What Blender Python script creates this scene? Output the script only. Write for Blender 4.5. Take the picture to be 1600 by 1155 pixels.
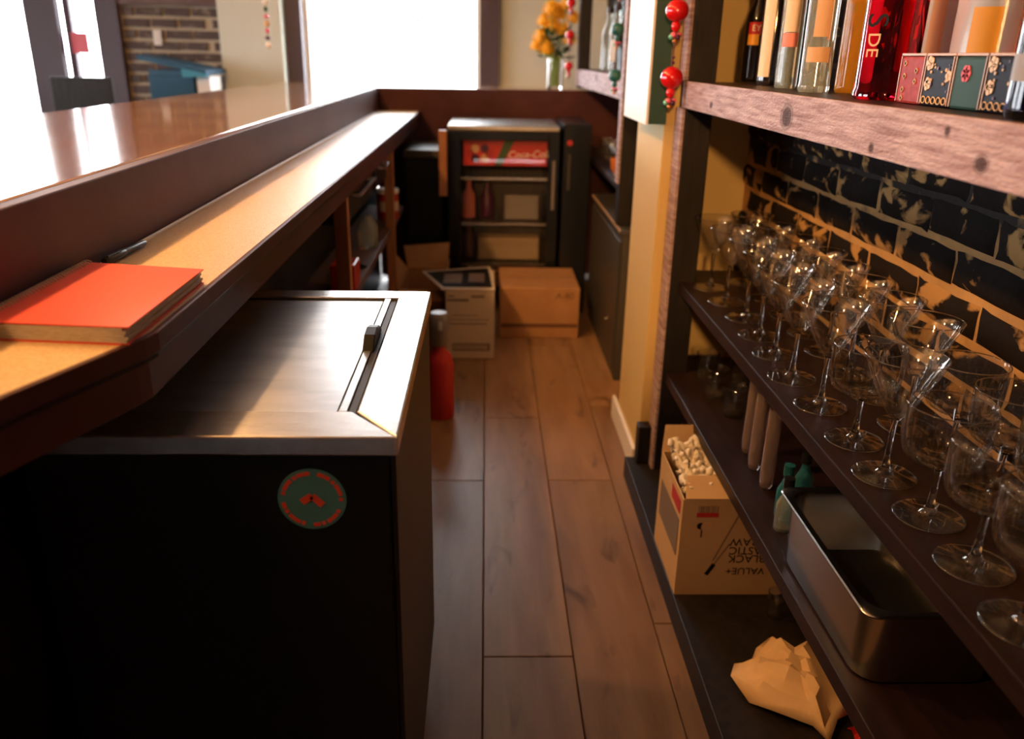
import bpy, math, random
from mathutils import Vector, Matrix
random.seed(7)
for o in list(bpy.data.objects): bpy.data.objects.remove(o)
scn = bpy.context.scene
COL = scn.collection
PI = math.pi
# ------------------------------------------------------------------ camera
cam = bpy.data.cameras.new('camera'); cam.sensor_width = 36; cam.lens = 29.05
cam.clip_start = .02; cam.clip_end = 200
co = bpy.data.objects.new('camera', cam); COL.objects.link(co); scn.camera = co
Rv = Vector((0.9994046, -0.0289515, 0.0187658)); Uv = Vector((-0.0072688, 0.3550183, 0.9348311)); Fv = Vector((0.0337270, 0.9344110, -0.3545965))
co.matrix_world = Matrix(((Rv.x, Uv.x, -Fv.x, 0), (Rv.y, Uv.y, -Fv.y, 0), (Rv.z, Uv.z, -Fv.z, 1.30), (0, 0, 0, 1)))
cam.dof.use_dof = True; cam.dof.focus_distance = 1.36; cam.dof.aperture_fstop = 3.2
# ------------------------------------------------------------------ light
SKY = 20.0
w = bpy.data.worlds.new('world'); scn.world = w; w.use_nodes = True
bg = w.node_tree.nodes['Background']; bg.inputs[0].default_value = (.93, .96, 1, 1); bg.inputs[1].default_value = SKY
WARM = (1, .50, .17)
def lamp(loc, power, radius=.05, spot=None):
    l = bpy.data.lights.new('lamp_light', 'SPOT' if spot else 'POINT'); l.energy = power; l.color = WARM; l.shadow_soft_size = radius
    if spot: l.spot_size = math.radians(spot); l.spot_blend = .6
    o = bpy.data.objects.new('lamp_light', l); o.location = loc; COL.objects.link(o); return o
for y, p in ((.45, 72), (1.8, 72), (3.1, 52)): lamp((-1.26, y, 2.5), p)
sp = lamp((-.25, -1.7, 1.78), 330, .06, spot=25); sp.rotation_euler = (Vector((.70, 2.60, 1.13)) - Vector((-.25, -1.7, 1.78))).to_track_quat('-Z', 'Y').to_euler()  # unseen warm spot added behind the camera to brighten the alcove wall
def portal(loc, sx, sy, rot):
    l = bpy.data.lights.new('window_portal', 'AREA'); l.shape = 'RECTANGLE'; l.size = sx; l.size_y = sy; l.cycles.is_portal = True
    o = bpy.data.objects.new('window_portal', l); o.location = loc; o.rotation_euler = rot; COL.objects.link(o)
portal((-.675, 6.52, 1.3), 1.26, 2.4, (-PI/2, 0, 0))
portal((-3.26, 6.52, 1.5), 1.1, 2.0, (-PI/2, 0, 0))
for y in (1.3, 3.7): portal((-4.6, y, 1.375), 1.8, .85, (0, -PI/2, 0))
scn.view_settings.view_transform = 'Standard'; scn.view_settings.look = 'None'
scn.view_settings.exposure = 0; scn.view_settings.gamma = 1; scn.view_settings.use_curve_mapping = False
scn.cycles.sample_clamp_indirect = 8
scn.cycles.max_bounces = 32; scn.cycles.transmission_bounces = 32; scn.cycles.transparent_max_bounces = 96; scn.cycles.diffuse_bounces = 4; scn.cycles.glossy_bounces = 6

# ------------------------------------------------------------------ materials
def mat(name, col, rough=.5, metal=0, spec=.5, coat=0, trans=0, ior=1.45, var=None, bump=None, alpha=1, emis=0):
    """var = (colour2, scale, (sx,sy,sz), low, high); bump = (scale, (sx,sy,sz), strength)"""
    m = bpy.data.materials.new(name); m.use_nodes = True
    nt = m.node_tree; b = nt.nodes['Principled BSDF']
    b.inputs['Base Color'].default_value = (*col, 1); b.inputs['Roughness'].default_value = rough
    b.inputs['Metallic'].default_value = metal; b.inputs['Specular IOR Level'].default_value = spec
    b.inputs['Coat Weight'].default_value = coat; b.inputs['Coat Roughness'].default_value = .06
    b.inputs['Transmission Weight'].default_value = trans; b.inputs['IOR'].default_value = ior
    b.inputs['Alpha'].default_value = alpha
    if emis: b.inputs['Emission Color'].default_value = (*col, 1); b.inputs['Emission Strength'].default_value = emis
    def noise(scale, st, detail=6, dist=0):
        tc = nt.nodes.new('ShaderNodeTexCoord'); mp = nt.nodes.new('ShaderNodeMapping'); mp.inputs['Scale'].default_value = st
        n = nt.nodes.new('ShaderNodeTexNoise'); n.inputs['Scale'].default_value = scale; n.inputs['Detail'].default_value = detail; n.inputs['Distortion'].default_value = dist
        oi = nt.nodes.new('ShaderNodeObjectInfo'); ad = nt.nodes.new('ShaderNodeVectorMath'); ad.operation = 'MULTIPLY_ADD'
        ad.inputs[0].default_value = (1, 1, 1)
        cb = nt.nodes.new('ShaderNodeCombineXYZ'); ml = nt.nodes.new('ShaderNodeMath'); ml.operation = 'MULTIPLY'; ml.inputs[1].default_value = 37
        nt.links.new(oi.outputs['Random'], ml.inputs[0])
        for k in range(3): nt.links.new(ml.outputs[0], cb.inputs[k])
        av = nt.nodes.new('ShaderNodeVectorMath'); av.operation = 'ADD'
        nt.links.new(tc.outputs['Object'], av.inputs[0]); nt.links.new(cb.outputs[0], av.inputs[1])
        nt.links.new(av.outputs[0], mp.inputs['Vector']); nt.links.new(mp.outputs[0], n.inputs['Vector'])
        return n
    if var:
        c2, sc, st, lo, hi = var
        n = noise(sc, st, 8, .4); r = nt.nodes.new('ShaderNodeValToRGB')
        r.color_ramp.elements[0].position = lo; r.color_ramp.elements[1].position = hi
        r.color_ramp.elements[0].color = (*col, 1); r.color_ramp.elements[1].color = (*c2, 1)
        nt.links.new(n.outputs[0], r.inputs[0]); nt.links.new(r.outputs[0], b.inputs['Base Color'])
    if bump:
        sc, st, s = bump
        n = noise(sc, st, 5); bp = nt.nodes.new('ShaderNodeBump'); bp.inputs['Strength'].default_value = s; bp.inputs['Distance'].default_value = .003
        nt.links.new(n.outputs[0], bp.inputs['Height']); nt.links.new(bp.outputs[0], b.inputs['Normal'])
    return m
M = {}
M['plank'] = mat('oak_floor', (.24, .125, .055), .38, var=((.36, .21, .105), 2.2, (9, 1.2, 1), .3, .72), bump=(40, (8, 1, 1), .15))
M['floor'] = mat('floor_base', (.05, .03, .02), .7)
M['cream'] = mat('cream_paint', (.66, .47, .19), .6, bump=(60, (1, 1, 1), .05))
M['creamwhite'] = mat('pale_paint', (.68, .70, .60), .6)
M['ceil'] = mat('ceiling_paint', (.42, .38, .34), .8)
M['walldark'] = mat('brown_panelling', (.11, .06, .055), .55, var=((.15, .09, .08), 6, (1, 1, 4), .4, .7))
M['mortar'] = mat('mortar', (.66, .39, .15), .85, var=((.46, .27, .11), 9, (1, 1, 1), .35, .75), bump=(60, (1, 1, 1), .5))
M['brick'] = mat('dark_brick', (.014, .010, .009), .8, spec=.15, var=((.48, .28, .11), 10, (1, 1, 1.6), .555, .61), bump=(45, (1, 1, 1), .6))
M['brick_far'] = mat('grey_brown_brick', (.085, .06, .055), .75, var=((.26, .2, .15), 12, (1, 1, 1.4), .56, .7), bump=(45, (1, 1, 1), .5))
M['mortar_far'] = mat('pale_mortar', (.5, .42, .31), .85)
M['wood_dk'] = mat('dark_wine_wood', (.011, .005, .0045), .42, spec=.35, var=((.022, .0095, .0085), 8, (6, 1, 6), .35, .7), bump=(30, (6, 1, 6), .12))
M['wood_post'] = mat('black_brown_post', (.009, .007, .006), .5, spec=.3, var=((.019, .014, .012), 8, (6, 6, 1), .35, .7), bump=(30, (6, 6, 1), .2))
M['riser'] = mat('stained_brown_board', (.058, .017, .016), .5, spec=.25, var=((.105, .036, .032), 3, (1, 1, 1), .35, .75), bump=(25, (3, 1, 3), .15))
M['bartop'] = mat('lacquered_bar_wood', (.30, .135, .05), .16, spec=.6, coat=.7, var=((.44, .235, .10), 4, (7, .8, 1), .3, .72), bump=(9, (1, 1, 1), .10))
M['ledge'] = mat('sparkly_beige_laminate', (.70, .48, .23), .30, spec=.6, var=((.86, .66, .38), 300, (1, 1, 1), .35, .65), bump=(420, (1, 1, 1), .55))
M['stud'] = mat('orange_stud_wood', (.30, .12, .05), .5, var=((.38, .17, .075), 6, (6, 6, 1), .35, .7))
M['steel'] = mat('brushed_steel', (.62, .60, .58), .27, 1, var=((.52, .50, .48), 20, (1, 14, 1), .4, .6), bump=(60, (1, 30, 1), .02))
M['steel_lid'] = mat('worn_steel_lid', (.50, .50, .50), .33, 1, var=((.40, .41, .42), 9, (1, 3, 1), .4, .65))
M['steel_pan'] = mat('pan_steel', (.50, .48, .45), .24, 1)
M['black'] = mat('black_enamel', (.004, .004, .0045), .5, spec=.25)
M['blackgl'] = mat('black_gloss', (.010, .012, .016), .18)
M['cooler_side'] = mat('cooler_side', (.011, .008, .007), .42, spec=.35)
M['rubber'] = mat('rubber', (.008, .008, .008), .6)
M['glass'] = mat('clear_glass', (1, 1, 1), 0, trans=1, ior=1.5)
M['paper'] = mat('paper', (.72, .66, .58), .7, var=((.6, .52, .44), 90, (1, 1, 6), .4, .6))
M['red_cover'] = mat('red_plastic_cover', (.88, .10, .06), .33, coat=.3)
M['wire'] = mat('white_wire', (.7, .66, .6), .3, .4)
M['pen'] = mat('pen_black', (.012, .012, .014), .35)
M['card'] = mat('brown_cardboard', (.40, .20, .085), .75, var=((.47, .25, .11), 10, (1, 1, 1), .35, .7))
M['card_in'] = mat('cardboard_inner', (.52, .29, .12), .75)
M['card_w'] = mat('white_cardboard', (.62, .52, .40), .7)
M['ink'] = mat('black_ink', (.010, .009, .009), .6, spec=.15)
M['grey_ink'] = mat('grey_ink', (.20, .15, .12), .6)
M['straw_box'] = mat('cream_card', (.58, .38, .19), .65)
M['red_ink'] = mat('red_ink', (.50, .02, .02), .5)
M['shred'] = mat('white_crumple', (.85, .76, .62), .7, bump=(60, (1, 1, 1), .8))
M['bag'] = mat('kraft_paper', (.74, .50, .26), .75, var=((.62, .40, .20), 14, (1, 1, 1), .35, .7), bump=(25, (1, 1, 1), .4))
M['sticker'] = mat('teal_sticker', (.055, .19, .19), .5)
M['orange_ink'] = mat('orange_ink', (.62, .06, .015), .5)
M['white'] = mat('white_paint', (.80, .77, .73), .5)
M['green'] = mat('dark_green_paint', (.012, .055, .045), .5)
M['bead_red'] = mat('red_bead', (.62, .008, .01), .12, coat=.5)
M['bead_teal'] = mat('teal_bead', (.015, .11, .115), .25, coat=.3)
M['bead_pink'] = mat('pink_bead', (.75, .12, .22), .3)
M['bead_gold'] = mat('copper_bead', (.55, .22, .08), .3, .6)
M['bead_mint'] = mat('mint_bead', (.15, .55, .42), .3)
M['bead_plum'] = mat('plum_bead', (.07, .012, .05), .3)
M['string'] = mat('string', (.09, .03, .05), .7)
M['greycab'] = mat('grey_metal', (.055, .050, .045), .45)
M['blue'] = mat('blue_paint', (.012, .075, .14), .5)
M['blue2'] = mat('light_blue_paint', (.04, .24, .35), .45)
M['pink'] = mat('pink_print', (.85, .2, .26), .6)
M['yellow'] = mat('marigold', (.95, .56, .04), .6)
M['leaf'] = mat('leaf', (.045, .10, .04), .5)
M['stem'] = mat('stem_green', (.28, .42, .08), .5)
M['tin_red'] = mat('red_tin', (.34, .035, .025), .5, spec=.12, var=((.26, .02, .018), 60, (1, 1, 1), .4, .6))
M['tin_navy'] = mat('navy_tin', (.005, .005, .013), .5, spec=.12)
M['tin_green'] = mat('green_tin', (.018, .055, .045), .5, spec=.12)
M['flower_ink'] = mat('cream_print', (.70, .48, .28), .5)
M['tin_edge'] = mat('tin_edge', (.42, .24, .16), .4, .4)
M['amber'] = mat('amber_plastic', (.75, .22, .05), .3)
M['label_tan'] = mat('tan_label', (.62, .38, .20), .55)
M['label_cream'] = mat('cream_label', (.78, .60, .42), .55)
M['label_pink'] = mat('pink_label', (.80, .25, .20), .5)
M['label_gold'] = mat('gold_label', (.80, .36, .03), .5)
M['cap_black'] = mat('black_cap', (.010, .010, .010), .3)
M['foil'] = mat('crumpled_foil', (.75, .73, .72), .22, 1, bump=(30, (1, 1, 1), 1))
M['red_tin2'] = mat('red_can', (.42, .025, .02), .3)
M['grey_pl'] = mat('grey_plastic', (.22, .20, .20), .4)
M['red_pl'] = mat('red_plastic', (.55, .03, .03), .35)
M['wrapper'] = mat('red_wrapper', (.45, .02, .02), .15, coat=.5, bump=(40, (1, 1, 1), 1))
M['inside'] = mat('fridge_liner', (.09, .085, .08), .5)
M['tub'] = mat('cream_tub', (.34, .25, .16), .6)
M['pave'] = mat('pavement', (.5, .5, .5), .8)
M['purple'] = mat('plum_frame', (.085, .058, .075), .5)
M['neon_off'] = mat('pink_letter', (.80, .45, .60), .4)
M['kraftbox_print'] = mat('box_print', (.16, .07, .035), .6)
def glassy(name, col, rough=.0, ior=1.5): M[name] = mat(name, col, rough, trans=1, ior=ior)
glassy('g_dark', (.02, .012, .01)); M['g_dark'] = mat('g_dark', (.010, .007, .007), .08, coat=.6)
glassy('g_teal', (.12, .30, .27)); glassy('g_red', (.75, .004, .02)); glassy('g_yellow', (.95, .55, .05)); glassy('g_pink', (.95, .03, .22))
M['g_yellow'] = mat('g_yellow', (.90, .42, .025), .1, trans=.35); M['g_frost'] = mat('g_frost', (.86, .88, .90), .22, trans=.45, bump=(30, (1, 1, .3), .8)); M['g_pale'] = mat('g_pale', (.78, .88, .83), .03, trans=.82); M['g_blue'] = mat('g_blue', (.09, .52, .64), .04, trans=.78); glassy('g_navy', (.06, .08, .30)); M['g_lilac'] = mat('g_lilac', (.80, .66, .63), .10, trans=.86)
def tweak_plank():
    nt = M['plank'].node_tree; b = nt.nodes['Principled BSDF']; src = b.inputs['Base Color'].links[0].from_socket
    oi = nt.nodes.new('ShaderNodeObjectInfo'); mr = nt.nodes.new('ShaderNodeMapRange'); mr.inputs['To Min'].default_value = .78; mr.inputs['To Max'].default_value = 1.18
    nt.links.new(oi.outputs['Random'], mr.inputs['Value'])
    tc = nt.nodes.new('ShaderNodeTexCoord'); mp = nt.nodes.new('ShaderNodeMapping'); mp.inputs['Scale'].default_value = (3.2, 1, 1)
    ad = nt.nodes.new('ShaderNodeVectorMath'); ad.operation = 'MULTIPLY_ADD'; ad.inputs[1].default_value = (1, 1, 1)
    cb = nt.nodes.new('ShaderNodeCombineXYZ'); ml = nt.nodes.new('ShaderNodeMath'); ml.operation = 'MULTIPLY'; ml.inputs[1].default_value = 53; nt.links.new(oi.outputs['Random'], ml.inputs[0])
    for k in range(3): nt.links.new(ml.outputs[0], cb.inputs[k])
    nt.links.new(tc.outputs['Object'], ad.inputs[0]); nt.links.new(cb.outputs[0], ad.inputs[2]); nt.links.new(ad.outputs[0], mp.inputs[0])
    n = nt.nodes.new('ShaderNodeTexNoise'); n.inputs['Scale'].default_value = 4.5; n.inputs['Detail'].default_value = 3; n.inputs['Distortion'].default_value = .8; nt.links.new(mp.outputs[0], n.inputs['Vector'])
    r = nt.nodes.new('ShaderNodeValToRGB'); r.color_ramp.elements[0].position = .62; r.color_ramp.elements[1].position = .76; r.color_ramp.elements[0].color = (1, 1, 1, 1); r.color_ramp.elements[1].color = (.42, .36, .34, 1); nt.links.new(n.outputs[0], r.inputs[0])
    m1 = nt.nodes.new('ShaderNodeVectorMath'); m1.operation = 'MULTIPLY'; nt.links.new(src, m1.inputs[0]); nt.links.new(r.outputs[0], m1.inputs[1])
    m2 = nt.nodes.new('ShaderNodeVectorMath'); m2.operation = 'SCALE'; nt.links.new(m1.outputs[0], m2.inputs[0]); nt.links.new(mr.outputs[0], m2.inputs['Scale']); nt.links.new(m2.outputs[0], b.inputs['Base Color'])
tweak_plank()
def shade_upper_mortar():
    """top-shelf shade painted as dark colour on the upper brick joints (ragged lower edge)"""
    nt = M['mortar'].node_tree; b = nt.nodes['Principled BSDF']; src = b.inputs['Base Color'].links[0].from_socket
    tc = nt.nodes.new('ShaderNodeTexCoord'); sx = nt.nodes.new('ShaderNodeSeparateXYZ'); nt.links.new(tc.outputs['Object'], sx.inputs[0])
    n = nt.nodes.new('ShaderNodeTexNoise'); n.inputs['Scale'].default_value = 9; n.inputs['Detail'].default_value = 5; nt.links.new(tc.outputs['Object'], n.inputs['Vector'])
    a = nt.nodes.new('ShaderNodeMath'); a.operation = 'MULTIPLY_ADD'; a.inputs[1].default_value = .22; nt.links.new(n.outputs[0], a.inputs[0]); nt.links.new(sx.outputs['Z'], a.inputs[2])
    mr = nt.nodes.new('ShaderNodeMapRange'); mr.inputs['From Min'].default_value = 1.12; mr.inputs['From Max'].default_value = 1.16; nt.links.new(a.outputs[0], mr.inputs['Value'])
    mx = nt.nodes.new('ShaderNodeMix'); mx.data_type = 'RGBA'; mx.inputs['B'].default_value = (.02, .015, .013, 1); nt.links.new(mr.outputs[0], mx.inputs['Factor']); nt.links.new(src, mx.inputs['A']); nt.links.new(mx.outputs['Result'], b.inputs['Base Color'])  # shade under the top shelf put into the joint colour
shade_upper_mortar()
def pane_mat(r0=.03, tint=(1, 1, 1)):
    m = bpy.data.materials.new('window_glass'); m.use_nodes = True; nt = m.node_tree; nt.nodes.clear()
    o = nt.nodes.new('ShaderNodeOutputMaterial'); mx = nt.nodes.new('ShaderNodeMixShader'); t = nt.nodes.new('ShaderNodeBsdfTransparent'); g = nt.nodes.new('ShaderNodeBsdfGlossy')
    g.inputs['Roughness'].default_value = .02
    lw = nt.nodes.new('ShaderNodeLayerWeight'); lw.inputs[0].default_value = .5   # Schlick reflectance from the facing angle
    pw = nt.nodes.new('ShaderNodeMath'); pw.operation = 'POWER'; pw.inputs[1].default_value = 4.0
    ma = nt.nodes.new('ShaderNodeMath'); ma.operation = 'MULTIPLY_ADD'; ma.inputs[1].default_value = .96 - r0; ma.inputs[2].default_value = r0
    nt.links.new(lw.outputs['Facing'], pw.inputs[0]); nt.links.new(pw.outputs[0], ma.inputs[0]); nt.links.new(ma.outputs[0], mx.inputs[0])
    t.inputs[0].default_value = (*tint, 1)
    nt.links.new(t.outputs[0], mx.inputs[1]); nt.links.new(g.outputs[0], mx.inputs[2]); nt.links.new(mx.outputs[0], o.inputs[0])
    return m
M['pane'] = pane_mat()
M['thin'] = pane_mat(.10, (.97, .97, .96)); M['thin'].name = 'thin_glass'
def fascia_mat():
    """rough-sawn board: grain, saw marks and a few knots at fixed places of the board"""
    m = mat('rough_sawn_board', (.25, .145, .145), .7, spec=.3, var=((.49, .36, .365), 9, (1, 1.1, 13), .30, .64), bump=(70, (1, 1.2, 4), 1))
    nt = m.node_tree; b = nt.nodes['Principled BSDF']; src = b.inputs['Base Color'].links[0].from_socket
    tc = nt.nodes.new('ShaderNodeTexCoord'); last = src
    for (y, z, ry, rz) in ((1.523, 1.208, .042, .030), (1.17, 1.190, .012, .010), (.981, 1.228, .009, .009), (2.05, 1.20, .02, .012), (.90, 1.20, .02, .014)):
        mp = nt.nodes.new('ShaderNodeMapping'); mp.inputs['Location'].default_value = (0, -(y - 1.5) / ry, -z / rz); mp.inputs['Scale'].default_value = (0, 1 / ry, 1 / rz)
        nt.links.new(tc.outputs['Object'], mp.inputs['Vector'])
        ln = nt.nodes.new('ShaderNodeVectorMath'); ln.operation = 'LENGTH'; nt.links.new(mp.outputs[0], ln.inputs[0])
        r = nt.nodes.new('ShaderNodeValToRGB'); e = r.color_ramp.elements
        e[0].position = 0; e[0].color = (1, 1, 1, 1); e[1].position = 1; e[1].color = (0, 0, 0, 1)
        k = r.color_ramp.elements.new(.5); k.color = (.9, .9, .9, 1); k = r.color_ramp.elements.new(.62); k.color = (.35, .35, .35, 1); k = r.color_ramp.elements.new(.74); k.color = (.6, .6, .6, 1); k = r.color_ramp.elements.new(.8); k.color = (.15, .15, .15, 1)
        nt.links.new(ln.outputs['Value'], r.inputs[0])
        mx = nt.nodes.new('ShaderNodeMix'); mx.data_type = 'RGBA'; mx.inputs['B'].default_value = (.050, .018, .014, 1)
        nt.links.new(r.outputs[0], mx.inputs['Factor']); nt.links.new(last, mx.inputs['A']); last = mx.outputs['Result']
    nt.links.new(last, b.inputs['Base Color']); return m
M['fascia'] = fascia_mat()

# ------------------------------------------------------------------ builders
class MB:
    def __init__(s): s.v = []; s.f = []
    def add(s, vs, fs):
        n = len(s.v); s.v += [tuple(v) for v in vs]; s.f += [tuple(i + n for i in f) for f in fs]; return s
    def box(s, x0, x1, y0, y1, z0, z1, rot=0, piv=None):
        vs = [Vector((x, y, z)) for z in (z0, z1) for y in (y0, y1) for x in (x0, x1)]
        if rot:
            p = Vector((*(piv or ((x0 + x1) / 2, (y0 + y1) / 2)), 0)); mt = Matrix.Rotation(rot, 3, 'Z'); vs = [mt @ (v - p) + p for v in vs]
        return s.add(vs, [(0, 2, 3, 1), (4, 5, 7, 6), (0, 1, 5, 4), (2, 6, 7, 3), (0, 4, 6, 2), (1, 3, 7, 5)])
    def slab(s, p, q):
        """quad p (4 points) and quad q opposite -> closed hexahedron"""
        return s.add(list(p) + list(q), [(3, 2, 1, 0), (4, 5, 6, 7)] + [(i, (i + 1) % 4, 4 + (i + 1) % 4, 4 + i) for i in range(4)])
    def prism(s, poly, z0, z1):
        n = len(poly)
        return s.add([(x, y, z0) for x, y in poly] + [(x, y, z1) for x, y in poly], [tuple(range(n - 1, -1, -1)), tuple(range(n, 2 * n))] + [(i, (i + 1) % n, n + (i + 1) % n, n + i) for i in range(n)])
    def prismx(s, poly, x0, x1):
        n = len(poly)
        return s.add([(x0, y, z) for y, z in poly] + [(x1, y, z) for y, z in poly], [tuple(range(n)), tuple(range(2 * n - 1, n - 1, -1))] + [((i + 1) % n, i, n + i, n + (i + 1) % n) for i in range(n)])
    def lathe(s, prof, c=(0, 0, 0), seg=32, ribs=0, amp=0, zr=None):
        vs = []; fs = []; cx, cy, cz = c; rings = []
        for i, p in enumerate(prof):
            r, z = p[0], p[1]
            if r < 1e-6: rings.append([len(vs)]); vs.append((cx, cy, cz + z)); continue
            idx = []
            for k in range(seg):
                a = 2 * PI * k / seg; rr = r
                if ribs and len(p) > 2 and p[2]: rr = r * (1 + amp * p[2] * math.cos(ribs * a))
                idx.append(len(vs)); vs.append((cx + rr * math.cos(a), cy + rr * math.sin(a), cz + z))
            rings.append(idx)
        for a, b in zip(rings, rings[1:]):
            if len(a) == 1 and len(b) == 1: continue
            for k in range(seg):
                j = (k + 1) % seg
                if len(a) == 1: fs.append((a[0], b[j], b[k]))
                elif len(b) == 1: fs.append((a[k], a[j], b[0]))
                else: fs.append((a[k], a[j], b[j], b[k]))
        return s.add(vs, fs)
    def tube(s, pts, r, seg=8):
        pts = [Vector(p) for p in pts]; rings = []; n0 = len(s.v); vs = []; fs = []
        rr = r if isinstance(r, (list, tuple)) else [r] * len(pts)
        for i, p in enumerate(pts):
            d = (pts[min(i + 1, len(pts) - 1)] - pts[max(i - 1, 0)]).normalized()
            u = d.cross(Vector((0, 0, 1)) if abs(d.z) < .9 else Vector((1, 0, 0))).normalized(); w_ = d.cross(u)
            for k in range(seg):
                a = 2 * PI * k / seg; vs.append(p + rr[i] * (math.cos(a) * u + math.sin(a) * w_))
        for i in range(len(pts) - 1):
            for k in range(seg):
                j = (k + 1) % seg; fs.append((i * seg + k, i * seg + j, (i + 1) * seg + j, (i + 1) * seg + k))
        fs.append(tuple(range(seg - 1, -1, -1))); fs.append(tuple((len(pts) - 1) * seg + k for k in range(seg)))
        return s.add(vs, fs)
    def sphere(s, c, r, seg=16, rings=10, sq=(1, 1, 1)):
        prof = [(r * math.sin(PI * i / rings), -r * math.cos(PI * i / rings)) for i in range(rings + 1)]
        prof[0] = (0, -r); prof[-1] = (0, r); n = len(s.v); s.lathe(prof, (0, 0, 0), seg)
        s.v[n:] = [(c[0] + x * sq[0], c[1] + y * sq[1], c[2] + z * sq[2]) for x, y, z in s.v[n:]]; return s
    def arc(s, c, r, z0, z1, a0, a1, n=10, t=.0006):
        vs = []; fs = []
        for i in range(n + 1):
            a = a0 + (a1 - a0) * i / n
            for rr in (r, r + t):
                for z in (z0, z1): vs.append((c[0] + rr * math.cos(a), c[1] + rr * math.sin(a), c[2] + z))
        for i in range(n):
            b = 4 * i; fs += [(b + 2, b + 6, b + 7, b + 3), (b, b + 1, b + 5, b + 4), (b + 1, b + 3, b + 7, b + 5), (b, b + 4, b + 6, b + 2)]
        fs += [(0, 2, 3, 1), (4 * n, 4 * n + 1, 4 * n + 3, 4 * n + 2)]
        return s.add(vs, fs)
    def mesh(s, name, m, origin=(0, 0, 0), smooth=None):
        me = bpy.data.meshes.new(name); ox, oy, oz = origin
        me.from_pydata([(x - ox, y - oy, z - oz) for x, y, z in s.v], [], s.f); me.materials.append(m if not isinstance(m, str) else M[m])
        if smooth:
            me.polygons.foreach_set('use_smooth', [True] * len(me.polygons)); me.set_sharp_from_angle(angle=math.radians(smooth))
        me.update(); return me
    def build(s, name, m, parent=None, smooth=None, bevel=0, origin=None):
        if parent is not None: org = WORG[parent]
        else:
            if origin is None:
                xs, ys, zs = zip(*s.v); origin = ((min(xs) + max(xs)) / 2, (min(ys) + max(ys)) / 2, min(zs))
            org = origin
        o = bpy.data.objects.new(name, s.mesh(name, m, org, smooth)); COL.objects.link(o)
        if parent is not None: o.parent = parent
        else: o.location = org
        WORG[o] = tuple(org)
        if bevel:
            b = o.modifiers.new('bevel', 'BEVEL'); b.width = bevel; b.segments = 2; b.limit_method = 'ANGLE'; b.angle_limit = math.radians(40)
        return o
WORG = {}
def tag(o, label=None, cat=None, group=None, kind=None):
    if label: o['label'] = label
    if cat: o['category'] = cat
    if group: o['group'] = group
    if kind: o['kind'] = kind
    return o
def thing(name, loc, label, cat, group=None, kind=None):
    o = bpy.data.objects.new(name, None); COL.objects.link(o); o.location = loc; o.empty_display_size = .05; WORG[o] = tuple(loc)
    return tag(o, label, cat, group, kind)
def struct(o): o['kind'] = 'structure'; return o
def dup(o, loc, rz=0, label=None, group=None, parent=None):
    c = o.copy(); COL.objects.link(c)
    if parent is None: c.location = loc; c.rotation_euler = (0, 0, rz); WORG[c] = tuple(loc)
    else: c.parent = parent; WORG[c] = WORG[parent]
    if label: c['label'] = label
    if group: c['group'] = group
    for ch in list(o.children): dup(ch, None, parent=c)
    return c
def piece(name, me, parent, loc, rot=(0, 0, 0)):
    o = bpy.data.objects.new(name, me); COL.objects.link(o); o.parent = parent
    po = WORG[parent]; o.location = (loc[0] - po[0], loc[1] - po[1], loc[2] - po[2]); o.rotation_euler = rot; WORG[o] = WORG[parent]; return o
def text(name, s, size, m, parent, mtx, align='CENTER', ext=.0003, shear=0, bold=0):
    """mtx: world matrix of the text plane (x = reading direction, y = up, z = out)"""
    cu = bpy.data.curves.new(name, 'FONT'); cu.body = s; cu.size = size; cu.align_x = align; cu.align_y = 'CENTER'; cu.extrude = ext; cu.resolution_u = 3; cu.shear = shear; cu.offset = bold
    t = bpy.data.objects.new(name, cu); COL.objects.link(t)
    dg = bpy.context.evaluated_depsgraph_get(); me = bpy.data.meshes.new_from_object(t.evaluated_get(dg)); bpy.data.objects.remove(t)
    po = WORG[parent]; me.transform(Matrix.Translation((-po[0], -po[1], -po[2])) @ mtx); me.materials.clear(); me.materials.append(M[m])
    o = bpy.data.objects.new(name, me); COL.objects.link(o); o.parent = parent; WORG[o] = po; return o
def frame(p, x, y):
    x = Vector(x).normalized(); y = Vector(y).normalized(); z = x.cross(y)
    return Matrix(((x.x, y.x, z.x, p[0]), (x.y, y.y, z.y, p[1]), (x.z, y.z, z.z, p[2]), (0, 0, 0, 1)))
def rnd(a, b): return random.uniform(a, b)

# ------------------------------------------------------------------ room shell
fl = struct(MB().box(-4.6, 1.2, -2.5, 6.55, -.06, -.012).build('floor', 'floor', origin=(0, 0, -.06)))
# laid oak boards behind the bar
PL = 1.35; WID = .21
offs = {-3: 1.9, -2: .7, -1: 2.40, 0: 1.552, 1: 2.404, 2: 2.02 - .35}
vmesh = {}
for ci in range(-3, 4):
    x0 = ci * WID + .002; off = offs.get(ci, 1.0)
    y = off - 4 * PL
    while y < 5.0:
        a, b = max(y, -1.4), min(y + PL, 5.0); y += PL
        if b - a < .1: continue
        key = round(b - a, 3)
        if key not in vmesh:
            mb = MB(); L = (b - a) / 2 - .0012; W = WID / 2 - .0012
            mb.add([(-W, -L, 0), (W, -L, 0), (W, L, 0), (-W, L, 0), (-W, -L, .0102), (W, -L, .0102), (W, L, .0102), (-W, L, .0102),
                    (-W + .0018, -L + .0018, .012), (W - .0018, -L + .0018, .012), (W - .0018, L - .0018, .012), (-W + .0018, L - .0018, .012)],
                   [(3, 2, 1, 0), (8, 9, 10, 11)] + [(i, (i + 1) % 4, 4 + (i + 1) % 4, 4 + i) for i in range(4)] + [(4 + i, 4 + (i + 1) % 4, 8 + (i + 1) % 4, 8 + i) for i in range(4)])
            vmesh[key] = mb.mesh('plank', 'plank')
        piece('plank', vmesh[key], fl, (x0 + WID / 2, (a + b) / 2, -.012))
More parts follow.
